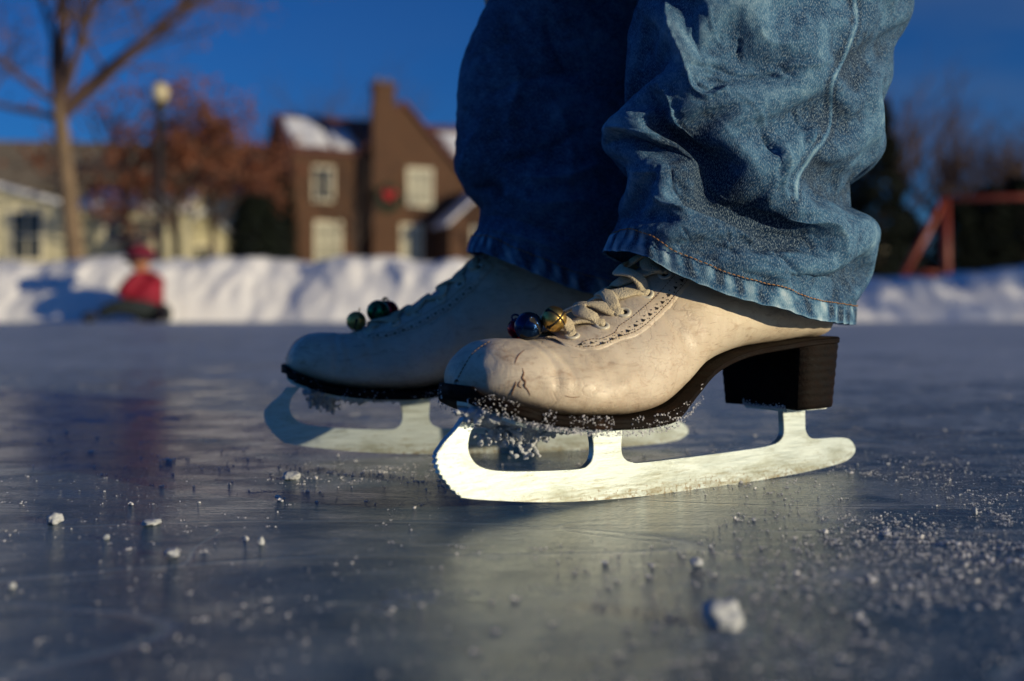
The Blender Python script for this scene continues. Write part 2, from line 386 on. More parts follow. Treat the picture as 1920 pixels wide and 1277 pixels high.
def bank():
    nx, ny = 620, 46; V = []
    for j in range(ny):
        t = j / (ny - 1)
        for i in range(nx):
            x = -9.5 + 19 * i / (nx - 1)
            base = 7.55 + .12 * noise.noise(Vector((x * .8, 3, 0))) + .05 * noise.noise(Vector((x * 4, 1, 0)))
            H = .50 if x < .8 else .50 - .15 * min(1, (x - .8) / 1.6)
            if x > 3.6: H += .10 * min(1, (x - 3.6) / .8)
            H *= 1 + .10 * noise.noise(Vector((x * 1.1, 7, 0))) + .07 * noise.noise(Vector((x * 3.3, 2, 0)))
            prof = min(1, t / .30); prof = math.sin(prof * math.pi / 2) ** .8
            if t > .55: prof = 1 - .4 * (t - .55) / .45
            y = base + t * 2.3
            p = Vector((x, y, 0))
            k = 1 if t > .02 else 0
            d = .09 * noise.noise(Vector((x * 1.9, y * 2.2, .5))) + .07 * noise.noise(Vector((x * 4.6, y * 3.3, 2.5))) + .04 * noise.noise(Vector((x * 11, y * 8, prof * 4)))
            z = H * prof + d * .55 * prof * k - .004
            V.append((x + .05 * noise.noise(Vector((x * 6, z * 6, 1))), y - d * .65 * k + .30 * prof * 0, max(z, -.01)))
    o = np_mesh('snow_bank', V, grid_faces(ny, nx), M['snow']); tag(o, kind='structure')
bank()

# ------------------------------------------------------------------ ice skates
A_N = Vector((-0.0227, 0.4836, 0)); ANG_N = R(34.22)
A_F = Vector((-0.1484, 0.6784, 0)); ANG_F = R(13.02)
def near_local(px, py, bv):
    """photo pixel -> (u, v, w) on the near boot's lateral side"""
    o = Vector((0, 0, .1)); d = (at(px, py, 1) - o)
    mat = Matrix.Rotation(-ANG_N, 4, 'Z')
    lo = mat @ (o - A_N); ld = (mat.to_3x3() @ d).normalized()
    lo.y *= -1; ld.y *= -1
    h = bv.ray_cast(lo, ld)
    return h[0]
# sections: Tu,Tw,Bu,Bw,half width,max-width position, lower exp, upper exp, centre shift
SEC = [(-.0016, .0665, -.0016, .0635, .0022, .5, 2.0, 2.0, -.004), (-.0004, .0700, -.0004, .0608, .0085, .45, 2.2, 2.0, -.004), (.0010, .0730, .0010, .0600, .0140, .4, 2.4, 2.0, -.004),
       (.0038, .0775, .0038, .0585, .021, .4, 2.6, 2.1, -.004), (.010, .0825, .010, .0562, .0275, .38, 2.8, 2.1, -.0035),
       (.018, .0850, .018, .0532, .0328, .36, 3, 2.1, -.003), (.030, .0852, .030, .0502, .0372, .34, 3.2, 2.1, -.002),
       (.042, .0850, .045, .0482, .0400, .32, 3.3, 2.0, -.001), (.055, .0882, .062, .0472, .0412, .30, 3.3, 1.9, 0),
       (.070, .0940, .080, .0468, .0405, .29, 3.2, 1.85, 0), (.085, .1015, .100, .0490, .0380, .30, 2.9, 1.85, 0),
       (.100, .1105, .120, .0575, .0345, .32, 2.6, 1.85, 0), (.113, .1200, .140, .0690, .0318, .36, 2.5, 1.9, 0),
       (.125, .1300, .165, .0765, .0302, .38, 2.7, 1.95, 0), (.136, .1400, .195, .0803, .0296, .36, 2.9, 2, 0),
       (.145, .1520, .222, .0822, .0292, .34, 2.9, 2, 0), (.150, .1600, .2450, .0832, .0290, .36, 2.6, 2.1, 0),
       (.1535, .1700, .2528, .0900, .0292, .40, 2.3, 2.1, 0), (.1565, .1800, .2540, .1050, .0300, .45, 2.2, 2.2, 0),
       (.1590, .1900, .2500, .1300, .0310, .5, 2.2, 2.2, 0), (.1605, .2020, .2420, .1600, .0330, .5, 2.2, 2.2, 0), (.1620, .2180, .2410, .1950, .0350, .5, 2.2, 2.2, 0)]
NS, NP = 170, 96
S_ = catmull(np.array(SEC), NS)
def boot_grid(ns=NS, npz=NP):
    G = np.zeros((ns, npz, 3))
    for i in range(ns):
        Tu, Tw, Bu, Bw, hw, am, nb, ntp, cs = S_[i]
        for j in range(npz):
            p = 2 * math.pi * j / npz       # 0 = top, pi = bottom; v>0 for p<pi
            c, s = math.cos(p), math.sin(p)
            e = ntp if c > 0 else nb
            a = am + (1 - am) * (abs(c) ** (2 / e)) if c > 0 else am - am * (abs(c) ** (2 / e))
            v = math.copysign(hw * abs(s) ** (2 / e), s) + cs
            G[i, j] = (Bu + (Tu - Bu) * a, v, Bw + (Tw - Bw) * a)
    return G
BG = boot_grid()
# creases across the vamp and soft dents
for i in range(NS):
    for j in range(NP):
        u, v, w_ = BG[i, j]
        if w_ > .052:
            top = min(1, (w_ - .052) / .02)
            cr = 0
            for (cu, cw, a, sl) in ((.030, .0010, .0013, .25), (.037, .0012, .0010, .1), (.052, .0016, .0010, -.1), (.060, .0015, .0006, -.15), (.118, .002, .0009, -.6), (.128, .002, .0008, -.7)):
                uu = cu + sl * (w_ - .075) + .002 * math.sin(v * 160 + cu * 900)
                cr -= a * math.exp(-((u - uu) / cw / 1.6) ** 2)
            n = .0012 * noise.noise(Vector((u * 45, v * 45, w_ * 60))) + .0005 * noise.noise(Vector((u * 160, v * 160, w_ * 160)))
            k = 1 + (cr * .8 + n) * top / .035
            BG[i, j, 1] = v * k; BG[i, j, 2] = w_ + (cr * .5 + n * .6) * top
BF = grid_faces(NS, NP, True)
BVH = BVHTree.FromPolygons([Vector(p) for p in BG.reshape(-1, 3)], BF)
gn = np.zeros_like(BG)
du = np.gradient(BG, axis=0); dv = (np.roll(BG, -1, 1) - np.roll(BG, 1, 1))
gn = np.cross(dv, du); gn /= np.linalg.norm(gn, axis=2, keepdims=True) + 1e-12
if gn[NS // 3, NP // 4, 1] < 0: gn = -gn
def gs(i, j):     # fractional grid sample -> point, normal
    i = max(0, min(NS - 1.001, i)); j = j % NP; i0, j0 = int(i), int(j); fi, fj = i - i0, j - j0; j1 = (j0 + 1) % NP
    def s(G): return Vector((G[i0, j0] * (1 - fi) + G[i0 + 1, j0] * fi) * (1 - fj) + (G[i0, j1] * (1 - fi) + G[i0 + 1, j1] * fi) * fj)
    return s(BG), s(gn).normalized()
def to_ij(p):
    d = ((BG[:, :NP // 2] - np.array(p)) ** 2).sum(2); k = np.unravel_index(np.argmin(d), d.shape); return float(k[0]), float(k[1])
def px_curve(pts, n):
    P = catmull([(x, y) for x, y in pts], n * 2); ij = []
    for x, y in P:
        h = near_local(x, y, BVH)
        if h is not None:
            if h.y > 0: ij.append(to_ij(h))
    return ij
def smooth_curve(ij, n):
    ij = np.array(ij); k = np.ones(7) / 7
    a = np.stack([np.convolve(np.pad(ij[:, c], 3, mode='edge'), k, 'valid') for c in (0, 1)], 1)
    t = np.linspace(0, len(a) - 1, n); return np.stack([np.interp(t, range(len(a)), a[:, c]) for c in (0, 1)], 1)
OUTER = smooth_curve(px_curve([(1046, 640), (1062, 650), (1090, 657), (1130, 656), (1170, 642), (1220, 612), (1260, 580), (1296, 528), (1322, 475)], 60), 110)
INNER = smooth_curve(px_curve([(1088, 646), (1118, 640), (1150, 625), (1190, 597), (1225, 566), (1252, 535), (1278, 495)], 60), 100)
MIDC = smooth_curve(px_curve([(1078, 650), (1110, 649), (1150, 639), (1185, 620), (1222, 590), (1255, 558), (1285, 512)], 60), 100)
EYE = [(1077, 635), (1126, 614), (1169, 589), (1214, 553), (1250, 517), (1280, 476)]
EYE_IJ = []
for e in EYE:
    h = near_local(e[0], e[1], BVH); EYE_IJ.append(to_ij(h) if h is not None else None)
print('EYE', EYE_IJ, 'OUTER', OUTER[0], OUTER[-1])

def fjit(): return random.uniform(-1, 1)
def build_skate(mirror, loc, ang, label, scale=1.0, slack=1.0):
    root = empty('ice_skate', loc, ang); root.scale = (scale,) * 3
    tag(root, label, 'ice skate', "the skater's pair of white figure skates")
    my = 1 if mirror else -1                       # local y of lateral side (v>0)
    def X(p): return Vector((p[0], p[1] * my, p[2]))
    def put(name, v, f, mat, parent=root, smooth=True, mi=None):
        mb = MB(); ff = f if my < 0 else [tuple(q)[::-1] for q in f]
        mb.add([X(p) for p in v], ff)
        return mb.build(name, mat, parent, smooth)
    # upper
    V = [tuple(p) for p in BG.reshape(-1, 3)]
    boot = put('boot_upper', V, BF + [tuple(range(NP))], M['leather'])
    # facing panels with thickness, both sides
    for sgn in (1, -1):
        js = 2.6; n = len(OUTER); mcols = 14; top = []; bot = []
        for a in range(n):
            iO, jO = OUTER[a]
            for b in range(mcols):
                t = b / (mcols - 1); j = jO + (js - jO) * t
                i = iO + (1 - abs(2 * t - 1)) * 0 - 2.0 * t * (a < 3)
                jj = j if sgn > 0 else NP - j
                p, nn = gs(i, jj)
                e = (-.0001, .0003, .0008, .0012)[b] if b < 4 else (.0013 if b < mcols - 1 else .0009)
                if a == 0: e = -.0001
                top.append(p + nn * e); bot.append(p - nn * .0006)
        f = grid_faces(n, mcols, False, sgn < 0)
        V = top + bot; o_ = n * mcols; F = list(f) + [tuple(x + o_ for x in q[::-1]) for q in f]
        for a in range(n - 1):
            for c in (0, mcols - 1):
                q = (a * mcols + c, (a + 1) * mcols + c, (a + 1) * mcols + c + o_, a * mcols + c + o_); F.append(q)
        for b in range(mcols - 1): F.append((b, b + 1, b + 1 + o_, b + o_))
        put('lacing_panel', V, F, M['leather'], boot)
        # stitching: rows of short brown threads
        mb = MB()
        for curve in (OUTER, INNER, MIDC):
            if curve is MIDC: continue
            pts = []
            for (i, j) in catmull(curve, 420):
                j = j - (1.1 if curve is OUTER else 0)
                p, nn = gs(i, j if sgn > 0 else NP - j); pts.append((p, nn))
            acc = 0; st = pts[0]; 
            for k in range(1, len(pts)):
                acc += (pts[k][0] - pts[k - 1][0]).length
                if acc > .0019:
                    oo = .0006 if curve is OUTER else .00135; a_, b_ = st[0] + st[1] * oo, pts[k][0] + pts[k][1] * oo
                    d = b_ - a_
                    v, f = tube([X(a_ + d * .14), X(a_ + d * .5 + st[1] * .00012), X(b_ - d * .14)], [.00014, .00024, .00014], 5); mb.add(v, f)
                    st = pts[k]; acc = 0
        mb.build('stitching', M['thread'], boot)
        # broguing: triangles and small dots between the two rows
        mb = MB(); pts = []
        for (i, j) in catmull(MIDC, 400):
            p, nn = gs(i, j if sgn > 0 else NP - j); pts.append((p, nn))
        acc = 0; k0 = 0; idx = 0
        for k in range(1, len(pts)):
            acc += (pts[k][0] - pts[k - 1][0]).length
            if acc > .0029:
                acc = 0; p, nn = pts[k]; tn = (pts[k][0] - pts[k - 1][0]).normalized(); bt = nn.cross(tn)
                if idx % 2 == 0:
                    s = .00125; sd_ = 1 if idx % 4 == 0 else 1
                    c = p + nn * .00142; tri = [c + tn * s * sd_ + bt * s * .6, c - tn * s * .9 * sd_ + bt * s * .7, c - tn * s * .1 - bt * s * 1.05]
                    mb.add([X(q) for q in tri], [(0, 1, 2), (2, 1, 0)])
                else:
                    for dd in (-1, 1):
                        c = p + nn * .00142 + bt * dd * .0013 + tn * dd * .0003; s = .00042
                        ring = [c + (tn * math.cos(t) + bt * math.sin(t)) * s for t in np.linspace(0, 2 * math.pi, 7)[:-1]]
                        mb.add([X(q) for q in ring], [tuple(range(6))])
                idx += 1
        mb.build('perforations', M['hole'], boot, False)
        # eyelets
        for q in EYE_IJ:
            if q is None: continue
            i, j = q; p, nn = gs(i, j if sgn > 0 else NP - j)
            tn = (gs(i + 1, j if sgn > 0 else NP - j)[0] - p).normalized(); bt = nn.cross(tn)
            mb = MB(); Rr, r = .00285, .00090; v = []
            for a in range(22):
                t = 2 * math.pi * a / 22; cdir = tn * math.cos(t) + bt * math.sin(t)
                for b in range(8):
                    s = 2 * math.pi * b / 8
                    v.append(X(p + nn * (.0015 + r * .8 * math.sin(s)) + cdir * (Rr + r * 1.15 * math.cos(s))))
            F = []
            for a in range(22):
                for b in range(8): F.append((a * 8 + b, a * 8 + (b + 1) % 8, ((a + 1) % 22) * 8 + (b + 1) % 8, ((a + 1) % 22) * 8 + b))
            mb.add(v, F, 0)
            mb.add([X(p + nn * .00138 + (tn * math.cos(t) + bt * math.sin(t)) * .0021) for t in np.linspace(0, 2 * math.pi, 15)[:-1]], [tuple(range(14))], 1)
            mb.build('eyelet', [M['eyelet'], M['hole']], boot)
    # tongue: raised strip between the panels
    n = 60; i0, i1 = OUTER[0][0] + 2, OUTER[-1][0] + 8; v = []
    for a in range(n):
        i = i0 + (i1 - i0) * a / (n - 1)
        for b in range(9):
            j = (b - 4) * .95; p, nn = gs(i, j % NP)
            v.append(p + nn * (.0007 + .0004 * math.sin(a * .9) + .0016 * (1 - (abs(b - 4) / 4) ** 2)))
    put('tongue', v, grid_faces(n, 9), M['tongue'], boot)
    # laces: criss-cross flat cotton
    mb = MB()
    EI = [q for q in EYE_IJ if q is not None]
    for k in range(len(EI)):
        for sgn in (1, -1):
            i, j = EI[k]
            kk = min(k + 1, len(EI) - 1); i2, j2 = EI[kk]
            if k == 0: pass
            pa = []; na = []
            steps = 22
            for s in range(steps + 1):
                t = s / steps
                # travels from this side's eyelet over the throat to the other side
                jj = (1 - t) * j * sgn + t * (-j2 * .82) * sgn
                bow = math.sin(t * math.pi)
                ii = i + (i2 - i) * t + (-3.5 * bow * slack if slack > .5 else 0) + (2.2 * math.sin(t * 9 + k * 2) * .5)
                p, nn = gs(ii, jj % NP)
                h = .0012 + (.0035 * (.35 + .65 * slack) + .0050 * slack * (1 if sgn > 0 else .35)) * bow ** .7 * (.8 + .35 * math.sin(k * 2.3 + sgn))
                if t < .1: h = -.0004 + t / .1 * .0016 + (.0022 * math.sin(t / .1 * math.pi))
                pa.append(X(p + nn * h)); na.append(X(nn) if True else nn)
            wd = [.0046 + .0030 * math.sin(min(1, s / steps * 4) * math.pi / 2) for s in range(steps + 1)]
            th = [.0030 - .0006 * min(1, s / 5) for s in range(steps + 1)]
            # slight twist of the flat lace
            nb = []
            for s in range(len(pa)):
                d = (pa[min(s + 1, steps)] - pa[max(s - 1, 0)]).normalized()
                nb.append(Matrix.Rotation(.28 * math.sin(s * .33 + k * 1.7 + sgn), 3, d) @ na[s])
            v, f = ribbon(pa, nb, wd, th, 12); mb.add(v, f)
    # short bar at the lowest eyelets
    mb.build('lace', M['lace'], root)
    # toe seam (stitched) over the toe box
    mb = MB()
    for off in (0,):
        pts = []
        for i in np.linspace(2, 37, 240):
            j = 2.2 + 2.2 * (1 - i / 37)
            p, nn = gs(i, j % NP); pts.append((p, nn))
        st = pts[0]; acc = 0
        for k in range(1, len(pts)):
            acc += (pts[k][0] - pts[k - 1][0]).length
            if acc > .0020:
                a_, b_ = st[0] + st[1] * .0002, pts[k][0] + pts[k][1] * .0002; d = b_ - a_
                v, f = tube([X(a_ + d * .15), X(b_ - d * .15)], .00026, 5); mb.add(v, f); st = pts[k]; acc = 0
    mb.build('toe_stitching', M['thread'], boot)
    if not mirror:      # torn scuffs on the toe
        for pts, rad in (([(959, 741), (962, 731), (966, 722), (967, 715)], .0006), ([(979, 690), (982, 700), (979, 709), (985, 716), (983, 724), (990, 732), (994, 742)], .0007), ([(976, 713), (972, 722), (978, 728)], .0005), ([(984, 656), (974, 664), (968, 674), (965, 683)], .00038), ([(1058, 742), (1072, 745), (1088, 744)], .0003)):
            hs = [near_local(x, y, BVH) for x, y in catmull(pts, 14)]; hs = [Vector(h) for h in hs if h is not None]
            v, f = tube([X((h.x, h.y + .00005, h.z)) for h in hs], [rad * .72 * (.25 + .75 * abs(math.sin(math.pi * k / (len(hs) - 1))) ** .7) * (.8 + .4 * random.random()) for k in range(len(hs))], 6)
            mb = MB(); mb.add(v, f); mb.build('scuff', M['scuff'], boot)
    # sole (welt)
    us = np.concatenate([np.linspace(-.0045, .012, 18), np.linspace(.014, .238, 90), np.linspace(.2395, .2535, 14)])
    Bu = S_[:, 2]; Bw = S_[:, 3]; Hh = S_[:, 4]; nlim = int(NS * 16 / 21)
    def bw(u): return float(np.interp(u, Bu[:nlim], Bw[:nlim]))
    def hw(u):
        h = float(np.interp(u, Bu[:nlim], Hh[:nlim])) + .0022
        if u < .022: h = .0350 * math.sqrt(max(0, 1 - ((.022 - u) / .0266) ** 2)) + .0004
        if .10 < u < .19: h -= .0055 * math.sin((u - .10) / .09 * math.pi)
        if u > .226: h = min(h, .0305 * math.sqrt(max(0, 1 - ((u - .226) / .0277) ** 2)) + .0004)
        return h
    v = []
    for u in us:
        h = hw(u); cs = float(np.interp(u, Bu[:nlim], S_[:nlim, 8])); z1 = bw(u) + .0004; z0 = bw(u) - .0047 + (.0019 if u > .1 else 0) * min(1, (u - .1) / .02 if u > .1 else 0); e = min(.0006, h * .4)
        nj = .00035 * noise.noise(Vector((u * 300, 1, 0)))
        for vv, zz in ((h - e, z1), (h, z1 - e), (h + nj, (z0 + z1) / 2 + .0006), (h + nj - .0003, (z0 + z1) / 2), (h + nj, (z0 + z1) / 2 - .0006), (h, z0 + e), (h - e, z0), (-h + e, z0), (-h, z0 + e), (-h, z1 - e), (-h + e, z1)):
            v.append((u, vv + cs, zz))
    put('sole', v, grid_faces(len(us), 11, True, True) + [tuple(range(11)), tuple(range((len(us) - 1) * 11, len(us) * 11))[::-1]], M['sole'])
    # stacked heel: D-shaped plan, concave breast
    v = []; nr = 40; lv = np.linspace(0, 1, 15)
    for li, L in enumerate(lv):
        for k in range(nr):
            t = k / nr
            bulge = .00018 * (1 if li % 2 else -1)
            hwid = .0305 - .0030 * (1 - L) + bulge; ub = .2525 - .0035 * (1 - L) + bulge; uf = .2010 + .0015 * (1 - L)
            if t < .3:   # breast, concave
                s = t / .3; uu = uf + .005 * math.sin(s * math.pi); vv = hwid * (1 - 2 * s)
            else:
                s = (t - .3) / .7; th = s * math.pi * 2 - math.pi
                # superellipse back half
                a = -math.pi / 2 + s * math.pi; c, sn = math.cos(a), math.sin(a)
                uu = uf + (ub - uf) * abs(c) ** .55; vv = hwid * math.copysign(abs(sn) ** .8, sn)
            zt = bw(min(uu, .24)) - .0029; zz = .0425 + (zt - .0425) * L
            v.append((uu, vv, zz))
    heel = put('heel', v, grid_faces(len(lv), nr, True) + [tuple(range(nr))[::-1]], M['heel'])
    # blade: outline traced as a profile, real thickness
    P = [(-1.2, 48.5), (-5, 43.5), (-11.5, 38), (-15.9, 32.8)]
    teeth = [(-15.9, 32.8), (-15.2, 26), (-10.4, 18.6), (-2.9, 11.2)]
    tp = catmull(teeth, 19); TT = []
    for k, q in enumerate(tp[1:-1]):
        a_ = .25 + .45 * random.random(); TT.append((q[0] + (-a_ if k % 2 else a_), q[1] + (-a_ if k % 2 else a_) * .5))
    run1 = catmull([(-2.9, 11.2), (9, 8.9), (40.2, 4.4), (66.8, 2.0), (102.4, .3), (149, -.3), (191.3, -.2), (237.3, 1.2), (267, 3.2), (280.5, 5.6), (287.1, 10.8), (282.4, 17.4), (272, 19.8), (252, 20.5), (244.6, 21.7), (240.4, 26), (239.7, 33), (239.7, 46)], 120)
    run2 = catmull([(219.8, 46), (219.8, 39.3), (220.6, 31), (220.2, 24.9), (216, 21.2), (209, 19.6), (191, 18.7), (149, 18.1), (111, 17.9), (102.4, 18.8), (97.2, 21.4), (95.3, 26.5), (95.8, 35.6), (95.8, 44)], 70)
    run3 = catmull([(75, 44), (75.3, 37.1), (76.6, 30), (76.3, 24), (73.6, 20.1), (66.8, 18.3), (40.2, 19.6), (22, 21.2), (11, 23.4), (4.5, 27.2), (1.2, 33.5), (2, 40.2), (5.1, 45), (8, 48.5)], 70)
    out = [(x / 1000, z / 1000) for x, z in P] + [(x / 1000, z / 1000) for x, z in TT] + [(x / 1000, z / 1000) for r_ in (run1, run2, run3) for x, z in r_]
    import bmesh
    bm = bmesh.new(); th = .0021
    vs = [bm.verts.new((x, -th, z)) for x, z in out]; fc = bm.faces.new(vs)
    r_ = bmesh.ops.extrude_face_region(bm, geom=[fc]); nvs = [g for g in r_['geom'] if isinstance(g, bmesh.types.BMVert)]
    bmesh.ops.translate(bm, verts=nvs, vec=(0, 2 * th, 0)); bmesh.ops.recalc_face_normals(bm, faces=bm.faces)
    ed = [e for e in bm.edges if abs(e.verts[0].co.y - e.verts[1].co.y) < 1e-6]
    bmesh.ops.bevel(bm, geom=ed, offset=.00022, segments=2, affect='EDGES', clamp_overlap=True)
    bmesh.ops.triangulate(bm, faces=[f for f in bm.faces if len(f.verts) > 4])
    me = bpy.data.meshes.new('blade'); bm.to_mesh(me); bm.free(); me.materials.append(M['blade'])
    bo = bpy.data.objects.new('blade', me); link(bo); bo.parent = root
    # mounting plates
    mb = MB(); n = 30; v = []
    for a in range(n):
        u = -.001 + .101 * a / (n - 1); h = .019 * min(1, math.sqrt(max(0, 1 - ((a - n / 2) / (n / 2 + .3)) ** 2)) * 1.3); z = bw(u) - .0062
        for vv, zz in ((h, z), (h, z - .0018), (-h, z - .0018), (-h, z)): v.append((u, vv, zz))
    mb.add([X(p) for p in v], grid_faces(n, 4, True) + [(0, 1, 2, 3), (4 * n - 4, 4 * n - 3, 4 * n - 2, 4 * n - 1)]); mb.build('sole_plate', M['blade'], root, False)
    mb = MB(); bv, bf = box(.207, .242, -.016, .016, .0405, .0423); mb.add(bv, bf); mb.build('heel_plate', M['blade'], root, False)
    # packed snow under the fore sole, snow crystals along the welt and the heel
    C = []; S = []
    def clump(u, v_, w_, su, sv_, sw, n, s0, s1):
        C.extend(np.stack([rng.normal(u, su, n), rng.normal(v_, sv_, n), rng.normal(w_, sw, n)], 1)); S.extend(rng.uniform(s0, s1, n))
    for k in range(15 if not mirror else 6):
        u = rng.uniform(.006, .078); v_ = rng.uniform(-.016, .014); d = rng.uniform(0, 1) ** 2
        clump(u, v_, bw(max(u, 0)) - .0056 - .0022 * d * (1 if u > .01 else .4), .0055, .004, .0008, 170, .00025, .0008)
    for k in range(3 if not mirror else 1): clump(rng.uniform(.014, .05), rng.uniform(.0, .010), .0405 + rng.uniform(-.004, .002), .006, .004, .0020, 130, .00025, .0008)
    clump(.028, .012, .033, .003, .002, .002, 60, .0002, .0006)
    Cc_ = np.array(C); Cc_[:, 1] *= my; V, F = crystals(Cc_, np.array(S) * 2.7); pk = np_mesh('packed_snow', V, F, M['packed'], root, True)
    rm = pk.modifiers.new('r', 'REMESH'); rm.mode = 'VOXEL'; rm.voxel_size = .0005; rm.use_smooth_shade = True; sm_ = pk.modifiers.new('s', 'SMOOTH'); sm_.factor = .6; sm_.iterations = 4
    C = C[::14]; S = [x * .6 for x in S[::14]]
    nn_ = 1500 if not mirror else 400
    for k in range(nn_):
        u = rng.uniform(-.002, .125) if k % 3 else rng.normal(.035, .02); u = min(max(u, -.003), .14)
        sgn = 1 if my < 0 else -1
        if rng.uniform() < .25: sgn = -sgn
        cs = float(np.interp(u, Bu[:nlim], S_[:nlim, 8]))
        t = noise.noise(Vector((u * 90, sgn * 3, 0)))
        if t < -.05 and k % 2: continue
        z = bw(u) + (rng.uniform(-.0055, .0018) if k % 2 else rng.uniform(-.0075, -.005))
        C.append((u, sgn * (hw(u) + rng.uniform(-.0006, .0004)) + cs, z)); S.append(rng.uniform(.00012, .00048))
    for k in range(800):
        a = rng.uniform(0, 2 * math.pi); uu = .223 + .0225 * math.cos(a); vv = .0255 * math.sin(a)
        C.append((uu, vv, .0425 + abs(rng.normal(0, .0012)) + (.003 * rng.uniform() if uu > .236 else 0))); S.append(rng.uniform(.0002, .0007))
    C = np.array(C); C[:, 1] *= my
    V, F = crystals(C, S); np_mesh('snow_crystals', V, F, M['crystal'], root, False)
    return root

sk_near = build_skate(False, A_N, ANG_N, 'sunlit near white leather figure skate, left foot, with scuffed toe', 1.0, 1.0)
sk_far = build_skate(True, A_F, ANG_F, 'far white leather figure skate, right foot, standing in shadow behind the other', .985, 0.15)

# jingle bells
def bell(px, py, Y, r, mat, face, label):
    root = empty('jingle_bell', at(px, py, Y)); tag(root, label, 'bell', 'jingle bells threaded on the skate laces')
    f = Vector(face).normalized(); q = f.to_track_quat('Z', 'Y').to_matrix().to_4x4() @ Matrix.Rotation(R(45), 4, 'Z')
    nu, nv = 96, 64; V = []; F = []; MI = []
    for i in range(nv + 1):
        th = math.pi * i / nv
        for j in range(nu):
            ph = 2 * math.pi * j / nu; x, y, z = math.sin(th) * math.cos(ph), math.sin(th) * math.sin(ph), math.cos(th)
            slit = z > .08 and (abs(x) < .07 or abs(y) < .07)
            hole = z > 0 and min((Vector((x, y, z)) - Vector(c)).length for c in ((.98, 0, .2), (-.98, 0, .2), (0, .98, .2), (0, -.98, .2))) < .16
            k = .93 if (slit or hole) else 1
            if abs(z) < .045: k = 1.035
            V.append((x * r * k, y * r * k, z * r * k))
    for i in range(nv):
        for j in range(nu):
            a, b = i * nu + j, i * nu + (j + 1) % nu; F.append((a, a + nu, b + nu, b))
            MI.append(1 if any(Vector(V[t]).length < r * .96 for t in (a, b, a + nu, b + nu)) else 0)
    mb = MB(); mb.v = V; mb.f = F; mb.mi = MI
    mb.build('bell_shell', [mat, M['hole']], root, True, q)
    ring = [(r * .28 * math.cos(t), 0, -r * 1.12 - r * .28 * math.sin(t)) for t in np.linspace(0, 2 * math.pi, 18)]
    mb = MB(); v, fq = tube(ring, r * .07, 6, False); mb.add(v, fq); mb.build('loop', mat, root, True, q)
    return root
bell(991, 612, .503, .0071, M['blueb'], (.9, -.35, -.6), 'shiny blue jingle bell on the near skate, in front of the brass one')
bell(1039, 598, .502, .0062, M['gold'], (.45, -.9, .1), 'brass jingle bell with open cross slit on the near skate laces')
bell(972, 616, .515, .0056, M['redb'], (-.5, .3, -.3), 'dark red jingle bell half hidden behind the blue bell')
bell(668, 602, .690, .0066, M['gold'], (-.2, -.3, -.9), 'brass jingle bell on the far skate, lowest of its cluster')
bell(709, 584, .695, .0078, M['greenb'], (-.4, -.3, -.8), 'green jingle bell on the far skate, between brass and red')
bell(728, 583, .704, .0072, M['redb'], (.3, -.3, -.9), 'red jingle bell partly behind the green bell on the far skate')

# ------------------------------------------------------------------ the skater
person = empty('person', (0.14, .66, 0))
tag(person, 'person in worn blue jeans standing on the ice in white skates', 'person')
PO = Vector(person.location)
ZF = 1920
def resample(A, n, m_):
    """bicubic resample of a ring grid (rows, wrapped columns)"""
    a, b_ = A.shape[:2]; gi = np.linspace(0, a - 1, n); i0 = np.clip(gi.astype(int), 0, a - 2); fi = (gi - i0)[:, None, None]
    def cub(p0, p1, p2, p3, u): return .5 * (2 * p1 + (p2 - p0) * u + (2 * p0 - 5 * p1 + 4 * p2 - p3) * u * u + (3 * p1 - p0 - 3 * p2 + p3) * u ** 3)
    gj = np.arange(m_) * b_ / m_; j0 = gj.astype(int); fj = (gj - j0)[None, :, None]
    row = cub(A[:, (j0 - 1) % b_], A[:, j0 % b_], A[:, (j0 + 1) % b_], A[:, (j0 + 2) % b_], fj)
    return cub(row[np.clip(i0 - 1, 0, a - 1)], row[i0], row[i0 + 1], row[np.clip(i0 + 2, 0, a - 1)], fi)
